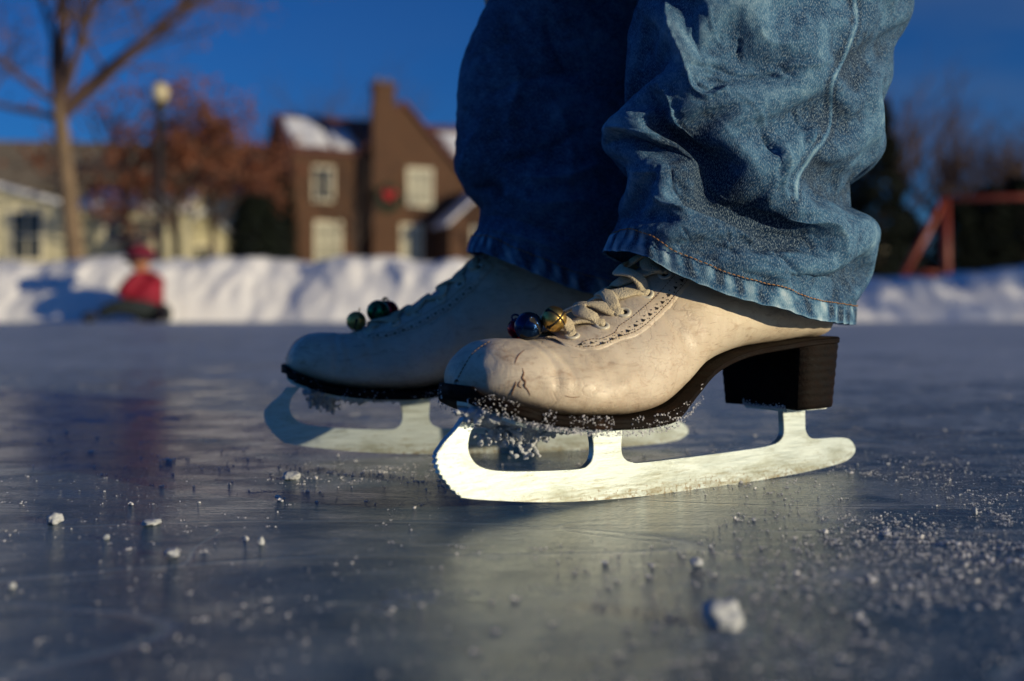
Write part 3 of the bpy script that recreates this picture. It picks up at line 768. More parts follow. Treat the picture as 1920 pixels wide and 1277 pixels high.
def cloth_relax(P, Rst, N, gv, gh, iters, inset, outset, bend, pin_rows, seed):
    """position-based cloth: the tube is cut longer than the space it fills, so it buckles into folds"""
    g = np.random.default_rng(seed); n, m_, _ = P.shape; X = P.copy(); B = Rst; V = np.zeros_like(X)
    hv = gv[:, None]; hh = gh[:, None]
    offs = []
    for di, dj, k, kind in ((1, 0, .9, 0), (0, 1, .9, 0), (1, 1, .5, 0), (1, -1, .5, 0), (2, 0, bend, 1), (0, 2, bend, 1), (4, 0, bend * .7, 1), (0, 4, bend * .7, 1), (2, 2, bend * .6, 1), (2, -2, bend * .6, 1)):
        A_ = B[:n - di] if di else B; C_ = np.roll(B[di:] if di else B, -dj, 1)
        d = C_ - A_; dz = np.abs(d[..., 2]); dh = np.hypot(d[..., 0], d[..., 1])
        gvv = (hv[:n - di] if di else hv); ghh = (hh[:n - di] if di else hh)
        L = np.sqrt((dz * (1 + gvv)) ** 2 + (dh * (1 + ghh)) ** 2)
        if dj == 4: L = L * 1.0
        offs.append((di, dj, k, kind, L))
    pin = np.zeros((n, 1, 1)); pin[:pin_rows[0]] = 1; pin[n - pin_rows[1]:] = 1
    for it in range(iters):
        ramp = min(1, (it + 1) / (iters * .5))
        X0 = X.copy(); X = X + V * .90; X[..., 2] -= .000002
        if it % 10 == 0 and it < iters * .3: X += N * g.normal(0, .00025, (n, m_, 1))
        for sub in range(2):
            C = np.zeros_like(X); W = np.zeros((n, m_, 1))
            for di, dj, k, kind, L in offs:
                a = X[:n - di] if di else X; b = np.roll(X[di:] if di else X, -dj, 1); d = b - a
                ln = np.linalg.norm(d, axis=-1, keepdims=True) + 1e-9; Lr = (L[..., None] - 0) ; base = Lr / (1 + 0)
                Lt = Lr * (1 - (1 - ramp) * .10) if ramp < 1 else Lr
                e = (ln - Lt)
                if kind: e = np.minimum(e, 0)
                c = d / ln * e * .5 * k
                if di: C[:n - di] += c; W[:n - di] += k
                else: C += c; W += k
                cb = np.roll(c, dj, 1)
                if di: C[di:] -= cb; W[di:] += k
                else: C -= cb; W += k
            X = X + C / np.maximum(W, 1e-6) * 1.9
            h = ((X - P) * N).sum(-1, keepdims=True)
            X = X + N * (np.maximum(h, -inset) - h); X = X - N * np.maximum(h - outset, 0) * .6
            X = X * (1 - pin) + P * pin
        V = X - X0
    return X
def leg(Ls, Rs, hem, yc, ry, strokes, ztop_px, knee, hipc, seed, hemz_back, zscale=2.06, ox=1130, oy=0, wseam=None, shear=.045, sim=None, samp=1.0):
    """jeans leg: rings between the left and right outlines, folds raised and sunk along strokes"""
    nt_, nz = 420, 300
    Lp = np.array(Ls, float); Rp = np.array(Rs, float); hem = np.array(hem, float)
    th = np.linspace(0, 2 * np.pi, nt_, endpoint=False)
    yl, yr = yc - shear * .8, yc + shear * .8
    zlow = .1 - (Lp[:, 1] - 578) / ZF * yl; zl_r = .1 - (Rp[:, 1] - 578) / ZF * yr
    xl = (Lp[:, 0] - 960) / ZF * yl; xr = (Rp[:, 0] - 960) / ZF * yr
    # smooth dense outline by z
    def prof(z, zz, xx):
        o_ = np.argsort(zz); return np.interp(z, zz[o_], xx[o_])
    ztop = .1 - (ztop_px - 578) / ZF * yc
    X = np.zeros((nz, nt_)); Y = X.copy(); Z = X.copy()
    ts = np.linspace(0, 1, nz)
    # hem height per angle
    cx0 = (xl[-1] + xr[-1]) / 2
    fx = np.cos(th); fy = np.sin(th)       # fy<0 : towards the camera
    hx = cx0 + (xr[-1] - xl[-1]) / 2 * fx; hy = yc + ry * fy + shear * fx
    hpx = 960 + hx / hy * ZF; hpy = np.interp(hpx, hem[:, 0], hem[:, 1])
    hz_f = .1 - (hpy - 578) / ZF * hy
    zL = .1 - (hem[0, 1] - 578) / ZF * yl; zR = .1 - (hem[-1, 1] - 578) / ZF * yr
    hz_b = zL + (zR - zL) * (fx + 1) / 2
    wf = np.clip(-fy * 1.6, 0, 1); wf = wf * wf * (3 - 2 * wf)
    hz = hz_f * wf + hz_b * (1 - wf)
    zmid = ztop
    for k, t in enumerate(ts):
        z = hz + (zmid - hz) * t
        a = prof(z, zlow, xl); b = prof(z, zl_r, xr)
        c = (a + b) / 2; r = (b - a) / 2
        X[k] = c + r * np.sign(fx) * np.abs(fx) ** .92; Y[k] = yc + (ry * (.94 + .06 * t)) * np.sign(fy) * np.abs(fy) ** .92 + shear * fx; Z[k] = z
    # smooth the silhouette interpolation a little
    ker = np.array([1, 2, 3, 2, 1.]); ker /= ker.sum()
    for _ in range(2):
        Xp = np.pad(X, ((2, 2), (0, 0)), mode='edge'); X = sum(ker[i] * Xp[i:i + nz] for i in range(5))
    nx_ = fx - shear / ry * fy * 1.0; N = np.stack([nx_[None] * np.ones_like(X), fy[None] * 1.05 * np.ones_like(X), np.zeros_like(X)], -1); N /= np.linalg.norm(N, axis=-1, keepdims=True)
    px = 960 + X / Y * ZF; py = 578 - (Z - .1) / Y * ZF
    front = np.clip(-fy * 2.2 + .25, 0, 1)[None]
    D = np.zeros_like(X)
    for pts, amp, wd in strokes:
        P = np.array([(ox + a / zscale, oy + b / zscale) for a, b in pts]); P = catmull(P, len(P) * 4)
        best = np.full(X.shape, 1e9); sg = np.zeros_like(X); tt = np.zeros_like(X); tot = len(P) - 1
        for k in range(tot):
            a, b = P[k], P[k + 1]; d = b - a; L2 = (d ** 2).sum() + 1e-9
            t = np.clip(((px - a[0]) * d[0] + (py - a[1]) * d[1]) / L2, 0, 1)
            dx = px - a[0] - t * d[0]; dy = py - a[1] - t * d[1]; dd = np.hypot(dx, dy)
            m_ = dd < best; best = np.where(m_, dd, best); tt = np.where(m_, (k + t) / tot, tt)
            sg = np.where(m_, np.sign(d[0] * dy - d[1] * dx), sg)
        w0, w1 = (wd, wd) if not hasattr(wd, '__len__') else wd
        ww = np.where(sg > 0, w0, w1) / zscale
        env = np.clip(np.sin(np.clip(tt, .03, .97) * np.pi), 0, 1) ** .5
        # narrower towards the ends
        q = best / (ww * (.55 + .45 * env))
        D += samp * amp / 1000 * np.exp(-np.power(q, 1.3)) * env
    D *= front
    # random drape: anisotropic ridged noise everywhere, stronger behind
    rn = np.zeros_like(X); pk = np.zeros_like(X)
    for k in range(nz):
        for j in range(0, nt_, 1):
            p = Vector((X[k, j] * 17, Y[k, j] * 17, Z[k, j] * 24 + seed))
            rn[k, j] = noise.noise(p) * .6 + (.5 - abs(noise.noise(p * 1.9 + Vector((3, 1, 2))))) * .55 + (.25 - abs(noise.noise(p * 3.8))) * .42 + .16 * noise.noise(p * 8)
    D += rn * (.0042 - .0016 * front) * (1.0 if sim is None else .12)
    # hem band: thicker doubled cloth with puckers
    arc = (Z - hz[None]); ang = np.unwrap(np.broadcast_to(th, X.shape))
    band = 1 / (1 + np.exp((arc - .0125) / .0006))
    puck = np.sin(ang * 34 + 2.2 * np.sin(ang * 7)) * .5 + .5 * np.sin(ang * 57 + 1)
    D = D * np.clip(.25 + arc / .035, .25, 1)
    D += band * .0017 + np.exp(-((arc - .0108) / .0013) ** 2) * -.0005
    D += puck * .0008 * np.exp(-((arc - .008) / .010) ** 2)
    Pn = np.stack([X, Y, Z], -1) + N * D[..., None]
    Pn[..., 2] += (puck * .0003 * band) + D * .15 * (1 - band)
    D0 = D
    if sim is not None:
        Sm = np.stack([X, Y, Z], -1)
        for (n1, m1, it, bd, gs_) in sim['levels']:
            Pc = resample(Pn, n1, m1); Rc, Nc = .5 * (Pc + resample(Sm, n1, m1)), resample(N * np.ones_like(Sm), n1, m1)
            Nc /= np.linalg.norm(Nc, axis=-1, keepdims=True); t_ = np.linspace(0, 1, n1)
            gv = np.interp(t_, *sim['gv']) * gs_; gh = np.interp(t_, *sim['gh']) * gs_
            pr = (max(1, round(n1 * .085)), 1)
            out = cloth_relax(Pc, Rc, Nc, gv, gh, it, sim['inset'], sim['outset'], bd, pr, int(seed))
            Pn = Pn + resample(out - Pc, nz, nt_)
        D = ((Pn - Sm) * N).sum(-1)
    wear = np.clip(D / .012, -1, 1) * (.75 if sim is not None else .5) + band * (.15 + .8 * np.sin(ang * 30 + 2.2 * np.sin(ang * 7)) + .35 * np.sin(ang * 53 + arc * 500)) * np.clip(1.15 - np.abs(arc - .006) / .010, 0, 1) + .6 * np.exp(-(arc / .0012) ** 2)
    if wseam is not None:
        P = catmull([(ox + a / zscale, oy + b / zscale) for a, b in wseam], 160); px = 960 + Pn[..., 0] / Pn[..., 1] * ZF; py = 578 - (Pn[..., 2] - .1) / Pn[..., 1] * ZF; best = np.full(X.shape, 1e9)
        for a in P: best = np.minimum(best, np.hypot(px - a[0], py - a[1]))
        s_ = np.exp(-(best / 2.8) ** 2) * (front > .3); Pn += N * (s_ * .0007)[..., None]; wear += s_ * 1.05 - .5 * np.exp(-((best - 8) / 4) ** 2) * (front > .3)
    # upper leg to the hip
    nu = 26; up = []; upw = []
    last = Pn[-1]; c0 = last.mean(0)
    for k in range(1, nu + 1):
        t = k / nu
        p = Vector(c0).lerp(Vector(knee), min(1, t / .45)) if t < .45 else Vector(knee).lerp(Vector(hipc), (t - .45) / .55)
        sc0 = 1 + .10 * t; ring = (last - c0) * sc0
        blend = min(1, t * 3); circ = np.stack([.082 * fx, .086 * fy, np.zeros_like(fx)], -1) * (1 + .12 * t)
        ring = ring * (1 - blend) + circ * blend
        fold = np.array([.004 * noise.noise(Vector((fx[j] * 1.5, fy[j] * 1.5, p.z * 9 + seed))) for j in range(nt_)])
        up.append(ring * (1 + fold[:, None] * 12) + np.array(p)); upw.append(np.zeros(nt_))
    full = np.concatenate([Pn] + [u[None] for u in up]); wr_ = np.concatenate([wear] + [u[None] for u in upw])
    # inner lining rings so the opening has thickness
    inner = []
    for k, dz in ((0, .0002), (4, 0), (14, 0), (40, 0)):
        inner.append(Pn[k] - N[k] * .0022)
    return full, wr_, np.array(inner), N, D, px, py, arc
def leg_mesh(full, wear, inner):
    n, m_, _ = full.shape
    V = list(full.reshape(-1, 3)); F = grid_faces(n, m_, True, True); b = len(V)
    V += list(inner.reshape(-1, 3)); ki = inner.shape[0]
    F += [tuple(x + b for x in q) for q in grid_faces(ki, m_, True, False)]
    for j in range(m_):
        F.append((j, (j + 1) % m_, b + (j + 1) % m_, b + j)[::-1])
    cloth = np.zeros((len(V), 3)); ang = np.linspace(0, 2 * np.pi, m_, endpoint=False) * .075
    cloth[:n * m_, 0] = np.tile(ang, n); cloth[:n * m_, 1] = full.reshape(-1, 3)[:, 2]
    cloth[n * m_:, 0] = np.tile(ang, ki); cloth[n * m_:, 1] = inner.reshape(-1, 3)[:, 2]
    wv = np.concatenate([wear.ravel(), np.zeros(ki * m_)])
    return np.array(V), F, cloth, wv
STR = [([(255, 0), (272, 90), (310, 190), (335, 255)], 5.5, (16, 34)), ([(345, 0), (372, 120), (395, 205)], -3.2, 20),
       ([(340, 250), (365, 305), (420, 335), (480, 318), (505, 285)], 6.0, 15), ([(355, 232), (450, 226), (560, 252), (690, 244), (785, 212)], -5.5, 13),
       ([(400, 262), (470, 258), (540, 285), (600, 300)], 3.5, 14), ([(380, 285), (430, 300), (470, 285)], -4.5, 9),
       ([(235, 318), (285, 362), (320, 440), (390, 500)], 6.5, (12, 18)), ([(190, 330), (240, 420), (300, 500), (420, 585), (520, 690), (600, 770)], -8.5, 42),
       ([(520, 315), (610, 385), (665, 470), (695, 570), (655, 700), (700, 770)], 5.5, (22, 40)), ([(420, 370), (500, 450), (590, 560), (650, 680)], 4.5, 46), ([(240, 400), (330, 530), (440, 670), (560, 765), (700, 835), (820, 868)], -9.5, (52, 30)),
       ([(20, 505), (120, 492), (240, 515)], 8.0, 24), ([(45, 548), (150, 545), (260, 575), (340, 610)], -8.5, 20), ([(60, 600), (130, 655), (220, 690)], 5, 24),
       ([(185, 735), (235, 790), (350, 832), (480, 885), (610, 945), (700, 975)], 7.0, (15, 24)), ([(250, 640), (300, 730), (430, 800), (560, 842), (700, 862), (820, 872)], -9.0, 27),
       ([(540, 710), (650, 785), (760, 802), (850, 828), (888, 900), (865, 985), (815, 1015)], 7.0, (14, 22)), ([(640, 925), (690, 990), (755, 1075)], -6, 16),
       ([(730, 870), (800, 895), (800, 970)], -4.5, 18), ([(700, 470), (712, 560), (700, 640), (720, 720)], 2.5, 10), ([(755, 370), (792, 450), (775, 540), (740, 620)], -3.2, 12),
       ([(640, 465), (682, 560), (682, 645)], -4.5, 9), ([(350, 905), (550, 985), (760, 1065), (900, 1110)], 2.2, 16), ([(545, 120), (550, 200)], -2.8, 9), ([(590, 40), (640, 130), (760, 150)], 2.5, 22),
       ([(880, 200), (800, 225), (700, 215)], 3.5, 14), ([(900, 940), (860, 1040), (850, 1110)], -3.5, 12), ([(950, 800), (985, 880), (960, 960)], 4, 22), ([(1000, 300), (960, 480), (930, 640)], -2.0, 30),
       ([(830, 350), (820, 470), (760, 580), (735, 700)], 2.6, 11), ([(100, 300), (150, 380), (120, 450)], 3, 24), ([(130, 760), (110, 830), (60, 900)], 3, 22), ([(225, 650), (190, 720), (170, 800)], -4, 16),
       ([(420, 20), (440, 100), (500, 170)], 2.2, 18), ([(800, 0), (770, 80), (820, 150)], -2.0, 20), ([(470, 900), (500, 990)], -2.4, 9), ([(300, 880), (340, 940)], -2, 9), ([(570, 920), (610, 1010)], 2, 10)]
SEAM = [(960, -90), (970, 0), (977, 90), (935, 215), (885, 330), (872, 500), (800, 610), (752, 690), (748, 770)]
nearleg = leg([(1198, -60), (1195, 0), (1190, 100), (1180, 195), (1168, 225), (1146, 242), (1146, 262), (1162, 290), (1180, 318), (1172, 370), (1159, 422), (1133, 473)],
              [(1690, -60), (1688, 0), (1686, 44), (1668, 70), (1660, 110), (1652, 146), (1635, 267), (1592, 372), (1602, 400), (1620, 430), (1620, 466), (1604, 524), (1594, 568), (1592, 609)],
              [(1133, 473), (1178, 470), (1217, 481), (1275, 514), (1372, 553), (1470, 582), (1518, 600), (1592, 609)],
              .604, .077, STR, -40, (.10, .60, .50), (.14, .66, .90), 3.0, 0, wseam=SEAM, samp=1.25,
              sim=dict(levels=((40, 64, 260, .45, 1.0), (84, 136, 160, .18, 1.12)), gv=((0, .12, .5, 1), (.03, .10, .09, .05)), gh=((0, .15, 1), (.0, .035, .03)), inset=.0055, outset=.0032))
STR2 = [([(150, 500), (110, 620), (60, 760)], 5, 30), ([(180, 400), (350, 330), (600, 300)], -3, 30), ([(200, 700), (420, 640), (600, 540)], -4, 34), ([(100, 800), (180, 790), (230, 850)], -8, 34),
        ([(220, 830), (380, 870), (560, 860)], 4, 40), ([(150, 920), (300, 940), (500, 1010)], -4, 26), ([(250, 200), (300, 350), (250, 520)], 4, 36), ([(440, 420), (520, 620), (500, 800)], 4, 40),
        ([(90, 300), (80, 480)], 4, 30), ([(150, 970), (300, 1010), (480, 1080)], 4, 18), ([(420, 60), (470, 220), (560, 330)], -4, 30), ([(640, 700), (500, 760), (330, 760)], 4, 30)]
farleg = leg([(935, -50), (923, 0), (893, 66), (874, 110), (866, 153), (860, 241), (857, 325), (875, 360), (906, 395), (903, 425), (882, 474)],
             [(1330, -50), (1330, 0), (1320, 150), (1310, 300), (1285, 380), (1290, 470), (1262, 560)],
             [(882, 474), (906, 472), (954, 491), (1072, 540), (1180, 575), (1262, 588)],
             .742, .078, STR2, -40, (-.01, .74, .50), (.10, .76, .90), 11.0, 0, zscale=2.28, ox=840, oy=0)
V1, F1, c1, w1 = leg_mesh(*nearleg[:3]); V2, F2, c2, w2 = leg_mesh(*farleg[:3])
# hips of the jeans
hipv = []; nh = 48
for k in range(9):
    t = k / 8; z = .84 + .22 * t; rx, ry = .115 + .02 * math.sin(t * 3), .165 - .02 * t
    for j in range(nh):
        a = 2 * math.pi * j / nh; hipv.append((.125 + rx * math.cos(a), .71 + ry * math.sin(a), z))
hf = grid_faces(9, nh, True) + [tuple(range(nh))[::-1]]
nV = len(V1) + len(V2)
me = bpy.data.meshes.new('jeans'); allv = np.concatenate([V1, V2, np.array(hipv)]) - np.array(PO)
allf = F1 + [tuple(x + len(V1) for x in q) for q in F2] + [tuple(x + nV for x in q) for q in hf]
me.from_pydata([tuple(v) for v in allv], [], allf)
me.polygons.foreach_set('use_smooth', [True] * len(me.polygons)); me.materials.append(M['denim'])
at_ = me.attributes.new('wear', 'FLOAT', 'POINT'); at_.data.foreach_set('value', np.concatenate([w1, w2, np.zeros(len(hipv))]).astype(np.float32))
at_ = me.attributes.new('cloth', 'FLOAT_VECTOR', 'POINT'); at_.data.foreach_set('vector', np.concatenate([c1, c2, np.array(hipv)]).astype(np.float32).ravel())
jeans = bpy.data.objects.new('jeans', me); link(jeans); jeans.parent = person
# hem stitching
for L in (nearleg, farleg):
    full, arc, N = L[0], L[7], L[3]; mb = MB(); m_ = full.shape[1]; pts = []
    for j in range(m_):
        k = int(np.argmin(np.abs(arc[:, j] - .0108))); pts.append((Vector(full[k, j]) + Vector(N[k, j]) * .0011))
    ps = np.array(pts); ker = np.ones(5) / 5; ps = np.stack([np.convolve(np.concatenate([ps[-2:, c], ps[:, c], ps[:2, c]]), ker, 'valid') for c in range(3)], 1)
    pts = [Vector(p) for p in catmull(np.concatenate([ps, ps[:3]]), 1810)]; st = pts[0]; acc = 0
    for k in range(1, len(pts)):
        acc += (pts[k] - pts[k - 1]).length
        if acc > .0026:
            d = pts[k] - st; v, f = tube([st + d * .1 - PO, st + d * .5 + Vector((0, 0, .0001)) - PO, pts[k] - d * .1 - PO], [.0002, .00036, .0002], 5); mb.add(v, f); st = pts[k]; acc = 0
    mb.build('hem_stitching', M['othread'], jeans)

def skin_obj(name, verts, edges, radii, mat, parent, lv=2, off=Vector((0, 0, 0))):
    me = bpy.data.meshes.new(name); me.from_pydata([tuple(Vector(v) - off) for v in verts], edges, [])
    o = bpy.data.objects.new(name, me); link(o)
    o.modifiers.new('s', 'SKIN').use_smooth_shade = True
    for i, r in enumerate(radii): me.skin_vertices[0].data[i].radius = (r, r) if not hasattr(r, '__len__') else r
    me.skin_vertices[0].data[0].use_root = True
    ss = o.modifiers.new('u', 'SUBSURF'); ss.levels = lv; ss.render_levels = lv
    me.materials.append(mat); o.parent = parent
    return o
# the body inside the clothes (continuous, head to feet), mostly above the frame
hn, hfp = Vector((.14, .655, .93)), Vector((.10, .77, .93))
an, af = A_N + Vector((.2 * math.cos(ANG_N), .2 * math.sin(ANG_N), .12)), A_F + Vector((.2 * math.cos(ANG_F), .2 * math.sin(ANG_F), .12))
pelv = Vector((.12, .71, 1.0)); bv_ = [pelv, hn, (.10, .62, .50), an, (.075, .56, .09), hfp, (-.01, .745, .50), af, (-.04, .70, .09),
      (.13, .71, 1.2), (.13, .71, 1.42), (.12, .71, 1.52), (.10, .70, 1.64), (.13, .54, 1.42), (.16, .50, 1.16), (.04, .50, .98), (.13, .88, 1.42), (.16, .92, 1.16), (.05, .90, .97),
      (-.02, .50, .94), (-.02, .89, .93)]
be = [(0, 1), (1, 2), (2, 3), (3, 4), (0, 5), (5, 6), (6, 7), (7, 8), (0, 9), (9, 10), (10, 11), (11, 12), (10, 13), (13, 14), (14, 15), (10, 16), (16, 17), (17, 18), (15, 19), (18, 20)]
skin_obj('body', bv_, be, [.11, .07, .05, .026, .022, .07, .05, .026, .022, .12, .13, .05, .095, .05, .04, .03, .05, .04, .03, .035, .035], M['skin'], person, off=PO)
skin_obj('coat', [(.12, .71, .96), (.13, .71, 1.2), (.13, .71, 1.43), (.13, .52, 1.41), (.17, .48, 1.15), (.06, .49, .99), (.13, .90, 1.41), (.17, .94, 1.15), (.07, .91, .99)],
         [(0, 1), (1, 2), (2, 3), (3, 4), (4, 5), (2, 6), (6, 7), (7, 8)], [.17, .165, .15, .085, .065, .055, .085, .065, .055], M['darkcloth'], person, off=PO)
mb = MB(); mb.add([(p[0] * .125 + .112, p[1] * .118 + .70, p[2] * .115 + 1.70) for p in ICO_V], ICO_F); ho = mb.build('hair', M['hair'], person, True, Matrix.Translation(-PO))
hs = ho.modifiers.new('u', 'SUBSURF'); hs.levels = 2; hs.render_levels = 2

# ------------------------------------------------------------------ snow grains and chunks on the ice
def grains():
    C = []; S = []
    def dens(x, y):
        n = noise.noise(Vector((x * 9, y * 7, 3))) * .6 + noise.noise(Vector((x * 28, y * 20, 9))) * .4
        right = min(1, max(0, (x - .02) / .12)); band = math.exp(-((y - .54) / .17) ** 2)
        left = math.exp(-((y - .63) / .07) ** 2) * .8 if x < 0 else 0
        streak = math.exp(-((x + .075) / .05) ** 2 - ((y - .615) / .03) ** 2) * 4.5
        front = math.exp(-((x - .02) / .10) ** 2 - ((y - .50) / .022) ** 2) * .9
        d = .11 + right * band * 1.5 + right * .30 + left * .5 + streak + front
        if x > 0 and y < .46: d += .06
        far = max(0, min(1, (y - .8) / .5)); d += far * .3
        return d * max(0, min(1.8, .55 + n * 1.9))
    tries = 0
    while len(C) < 42000 and tries < 600000:
        tries += 1
        y = 1 / random.uniform(1 / 3.2, 1 / .24); x = random.uniform(-.62, .62) * y + 0
        if random.random() < dens(x, y) * .55:
            s = .00012 + .00052 * random.random() ** 4
            if random.random() < .01: s = random.uniform(.0007, .0015)
            s *= (1 + .35 * max(0, y - .7))
            if y < .4: s *= .8
            C.append((x, y, s * .35)); S.append(s)
            if random.random() < .35:          # small heaps
                for _ in range(random.randint(3, 9)):
                    q = s * random.uniform(.4, .9); C.append((x + random.gauss(0, s * 2.2), y + random.gauss(0, s * 2.2), q * .4 + random.random() * s * .5)); S.append(q)
    print('grains', len(C), tries)
    V, F = crystals(np.array(C), S, .75); o = np_mesh('snow_grains', V, F, M['crystal'], None, False)
    tag(o, 'loose white snow grains and ice shavings scattered over the dark ice', 'snow', kind='stuff')
grains()
def chunk(px, py, wpx, hpx, label, seed, sq=1.0):
    Y = 192 / (py + hpx * .42 - 578); s = wpx / 1920 * Y / 2; h = hpx / 1920 * Y / 2
    import bmesh
    bm = bmesh.new(); bmesh.ops.create_icosphere(bm, subdivisions=4, radius=1)
    for v in bm.verts:
        n = noise.noise(v.co * 1.3 + Vector((seed, 0, 0))) * .38 + noise.noise(v.co * 3.5 + Vector((seed, 4, 0))) * .14 + noise.noise(v.co * 9 + Vector((seed, 4, 0))) * .02
        q = v.co.normalized(); m4 = (abs(q.x) ** 2.5 + abs(q.y) ** 2.5 + abs(q.z) ** 2.5) ** (1 / 2.5)
        p = q / m4 * (1 + n) * .9
        v.co = (p.x * s, p.y * s * .8, max(p.z * h, -h * .86))
    me = bpy.data.meshes.new('ice_chunk'); bm.to_mesh(me); bm.free(); me.materials.append(M['packed'])
    for p in me.polygons: p.use_smooth = True
    o = bpy.data.objects.new('ice_chunk', me); link(o); o.location = ((px - 960) / 1920 * Y, Y, h * .84); o.rotation_euler = (0, 0, seed)
    tag(o, label, 'ice chunk', 'lumps of broken ice lying on the rink')
chunk(1358, 1152, 84, 60, 'largest white snow lump, alone in the blurred foreground on the right', .3)
chunk(104, 972, 30, 22, 'pale ice lump nearest the left edge of the ice', 1.1)
chunk(323, 1037, 34, 17, 'rounded ice lump, largest of those in the lower left', 2.2)
chunk(546, 892, 36, 18, 'flat-topped ice lump just in front of the far skate blade', 3.1)
chunk(285, 979, 40, 11, 'long flat ice sliver between the two left ice lumps', 4.4)
chunk(200, 1007, 15, 10, 'tiny ice crumb between the left lump and the rounded lump', 5.0)
chunk(1306, 1054, 24, 18, 'small snow crumb behind the large foreground lump', 6.2)
chunk(490, 1015, 12, 16, 'upright little ice crumb right of the rounded lump', 7.1)
chunk(1828, 958, 10, 16, 'small pale crumb standing near the right edge of the ice', 8.1)
chunk(22, 1098, 15, 12, 'small bright crumb at the far left, nearest of the left crumbs', 9.1)

# ------------------------------------------------------------------ background: houses
def prism_roof(x0, x1, y0, y1, ze, zr, ov=.3, th=.18, axis='x'):
    """gable roof slab, ridge along axis"""
    if axis == 'x':
        ym = (y0 + y1) / 2; s = (zr - ze) / (ym - y0); a = [(y0 - ov, ze - ov * s), (ym, zr), (y1 + ov, ze - ov * s)]
        pr = a + [(p[0], p[1] + th) for p in a[::-1]]
        v = [(x, p[0], p[1]) for x in (x0 - ov, x1 + ov) for p in pr]
    else:
        xm = (x0 + x1) / 2; s = (zr - ze) / (xm - x0); a = [(x0 - ov, ze - ov * s), (xm, zr), (x1 + ov, ze - ov * s)]
        pr = a + [(p[0], p[1] + th) for p in a[::-1]]
        v = [(p[0], y, p[1]) for y in (y0 - ov, y1 + ov) for p in pr]
    f = [(i, (i + 1) % 6, 6 + (i + 1) % 6, 6 + i) for i in range(6)] + [(0, 5, 4, 1), (1, 4, 3, 2), (6, 7, 10, 11), (7, 8, 9, 10)]
    return v, f
def gable_wall(x0, x1, y0, y1, z0, ze, zr, axis='x'):
    if axis == 'x':
        ym = (y0 + y1) / 2; v = [(x, y, z) for x in (x0, x1) for y, z in ((y0, z0), (y1, z0), (y1, ze), (ym, zr), (y0, ze))]
    else:
        xm = (x0 + x1) / 2; v = [(x, y, z) for y in (y0, y1) for x, z in ((x0, z0), (x1, z0), (x1, ze), (xm, zr), (x0, ze))]
    return v, [(0, 1, 2, 3, 4), (5, 9, 8, 7, 6)] + [(i, 5 + i, 5 + (i + 1) % 5, (i + 1) % 5) for i in range(5)]
def part(name, geo, mat, parent, smooth=False):
    mb = MB()
    for v, f in (geo if isinstance(geo, list) else [geo]): mb.add(v, f)
    return mb.build(name, mat, parent, smooth)
def window(house, xc, zc, w_, h, y, glass='glass', frame='trim'):
    g = []
    t = .12
    for a in ((xc - w_ / 2 - t, xc - w_ / 2), (xc + w_ / 2, xc + w_ / 2 + t)): g.append(box(a[0], a[1], y - .06, y + .02, zc - h / 2 - t, zc + h / 2 + t))
    g.append(box(xc - w_ / 2, xc + w_ / 2, y - .06, y + .02, zc + h / 2, zc + h / 2 + t)); g.append(box(xc - w_ / 2, xc + w_ / 2, y - .10, y + .02, zc - h / 2 - t, zc - h / 2))
    fr = part('window', g, M[frame], house)
    part('pane', box(xc - w_ / 2, xc + w_ / 2, y - .012, y + .015, zc - h / 2, zc + h / 2), M[glass], fr)
    part('glazing_bar', [box(xc - .03, xc + .03, y - .035, y - .013, zc - h / 2, zc + h / 2), box(xc - w_ / 2, xc - .03, y - .032, y - .013, zc - .03, zc + .03), box(xc + .03, xc + w_ / 2, y - .032, y - .013, zc - .03, zc + .03)], M[frame], fr)
H = empty('brick_house', (-10.7, 50, 0), R(24)); tag(H, 'tall brown brick house with big chimney and snow on its steep roof', 'house')
part('wall', gable_wall(0, 12, 0, 7, 0, 7.8, 10.0), M['brick'], H)
part('roof', prism_roof(0, 12, 0, 7, 7.85, 10.05, .25), M['redroof'], H)
# snow lying on the front slope
s_ = (10.05 - 7.85) / 3.5
def slope_snow(x0, x1, t0, t1, seed):
    n, m_ = 18, 10; v = []
    for i in range(n):
        for j in range(m_):
            x = x0 + (x1 - x0) * i / (n - 1); t = t0 + (t1 - t0) * j / (m_ - 1)
            y = 3.5 * t; e = min(i, n - 1 - i, j, m_ - 1 - j); z = 7.85 + s_ * y + .19 + (.10 + .05 * noise.noise(Vector((x, y, seed))) if e > 0 else -.02)
            v.append((x + .2 * noise.noise(Vector((x * 2, y * 2, seed))), y + .15 * noise.noise(Vector((y * 2, x * 2, seed))), z))
    return v, grid_faces(n, m_, False, True)
for q_ in (slope_snow(.05, 1.9, .02, .90, 1), slope_snow(2.05, 3.3, .0, .62, 2), slope_snow(8.4, 11.8, .0, .8, 3)): part('roof_snow', q_, M['rsnow'], H, True)
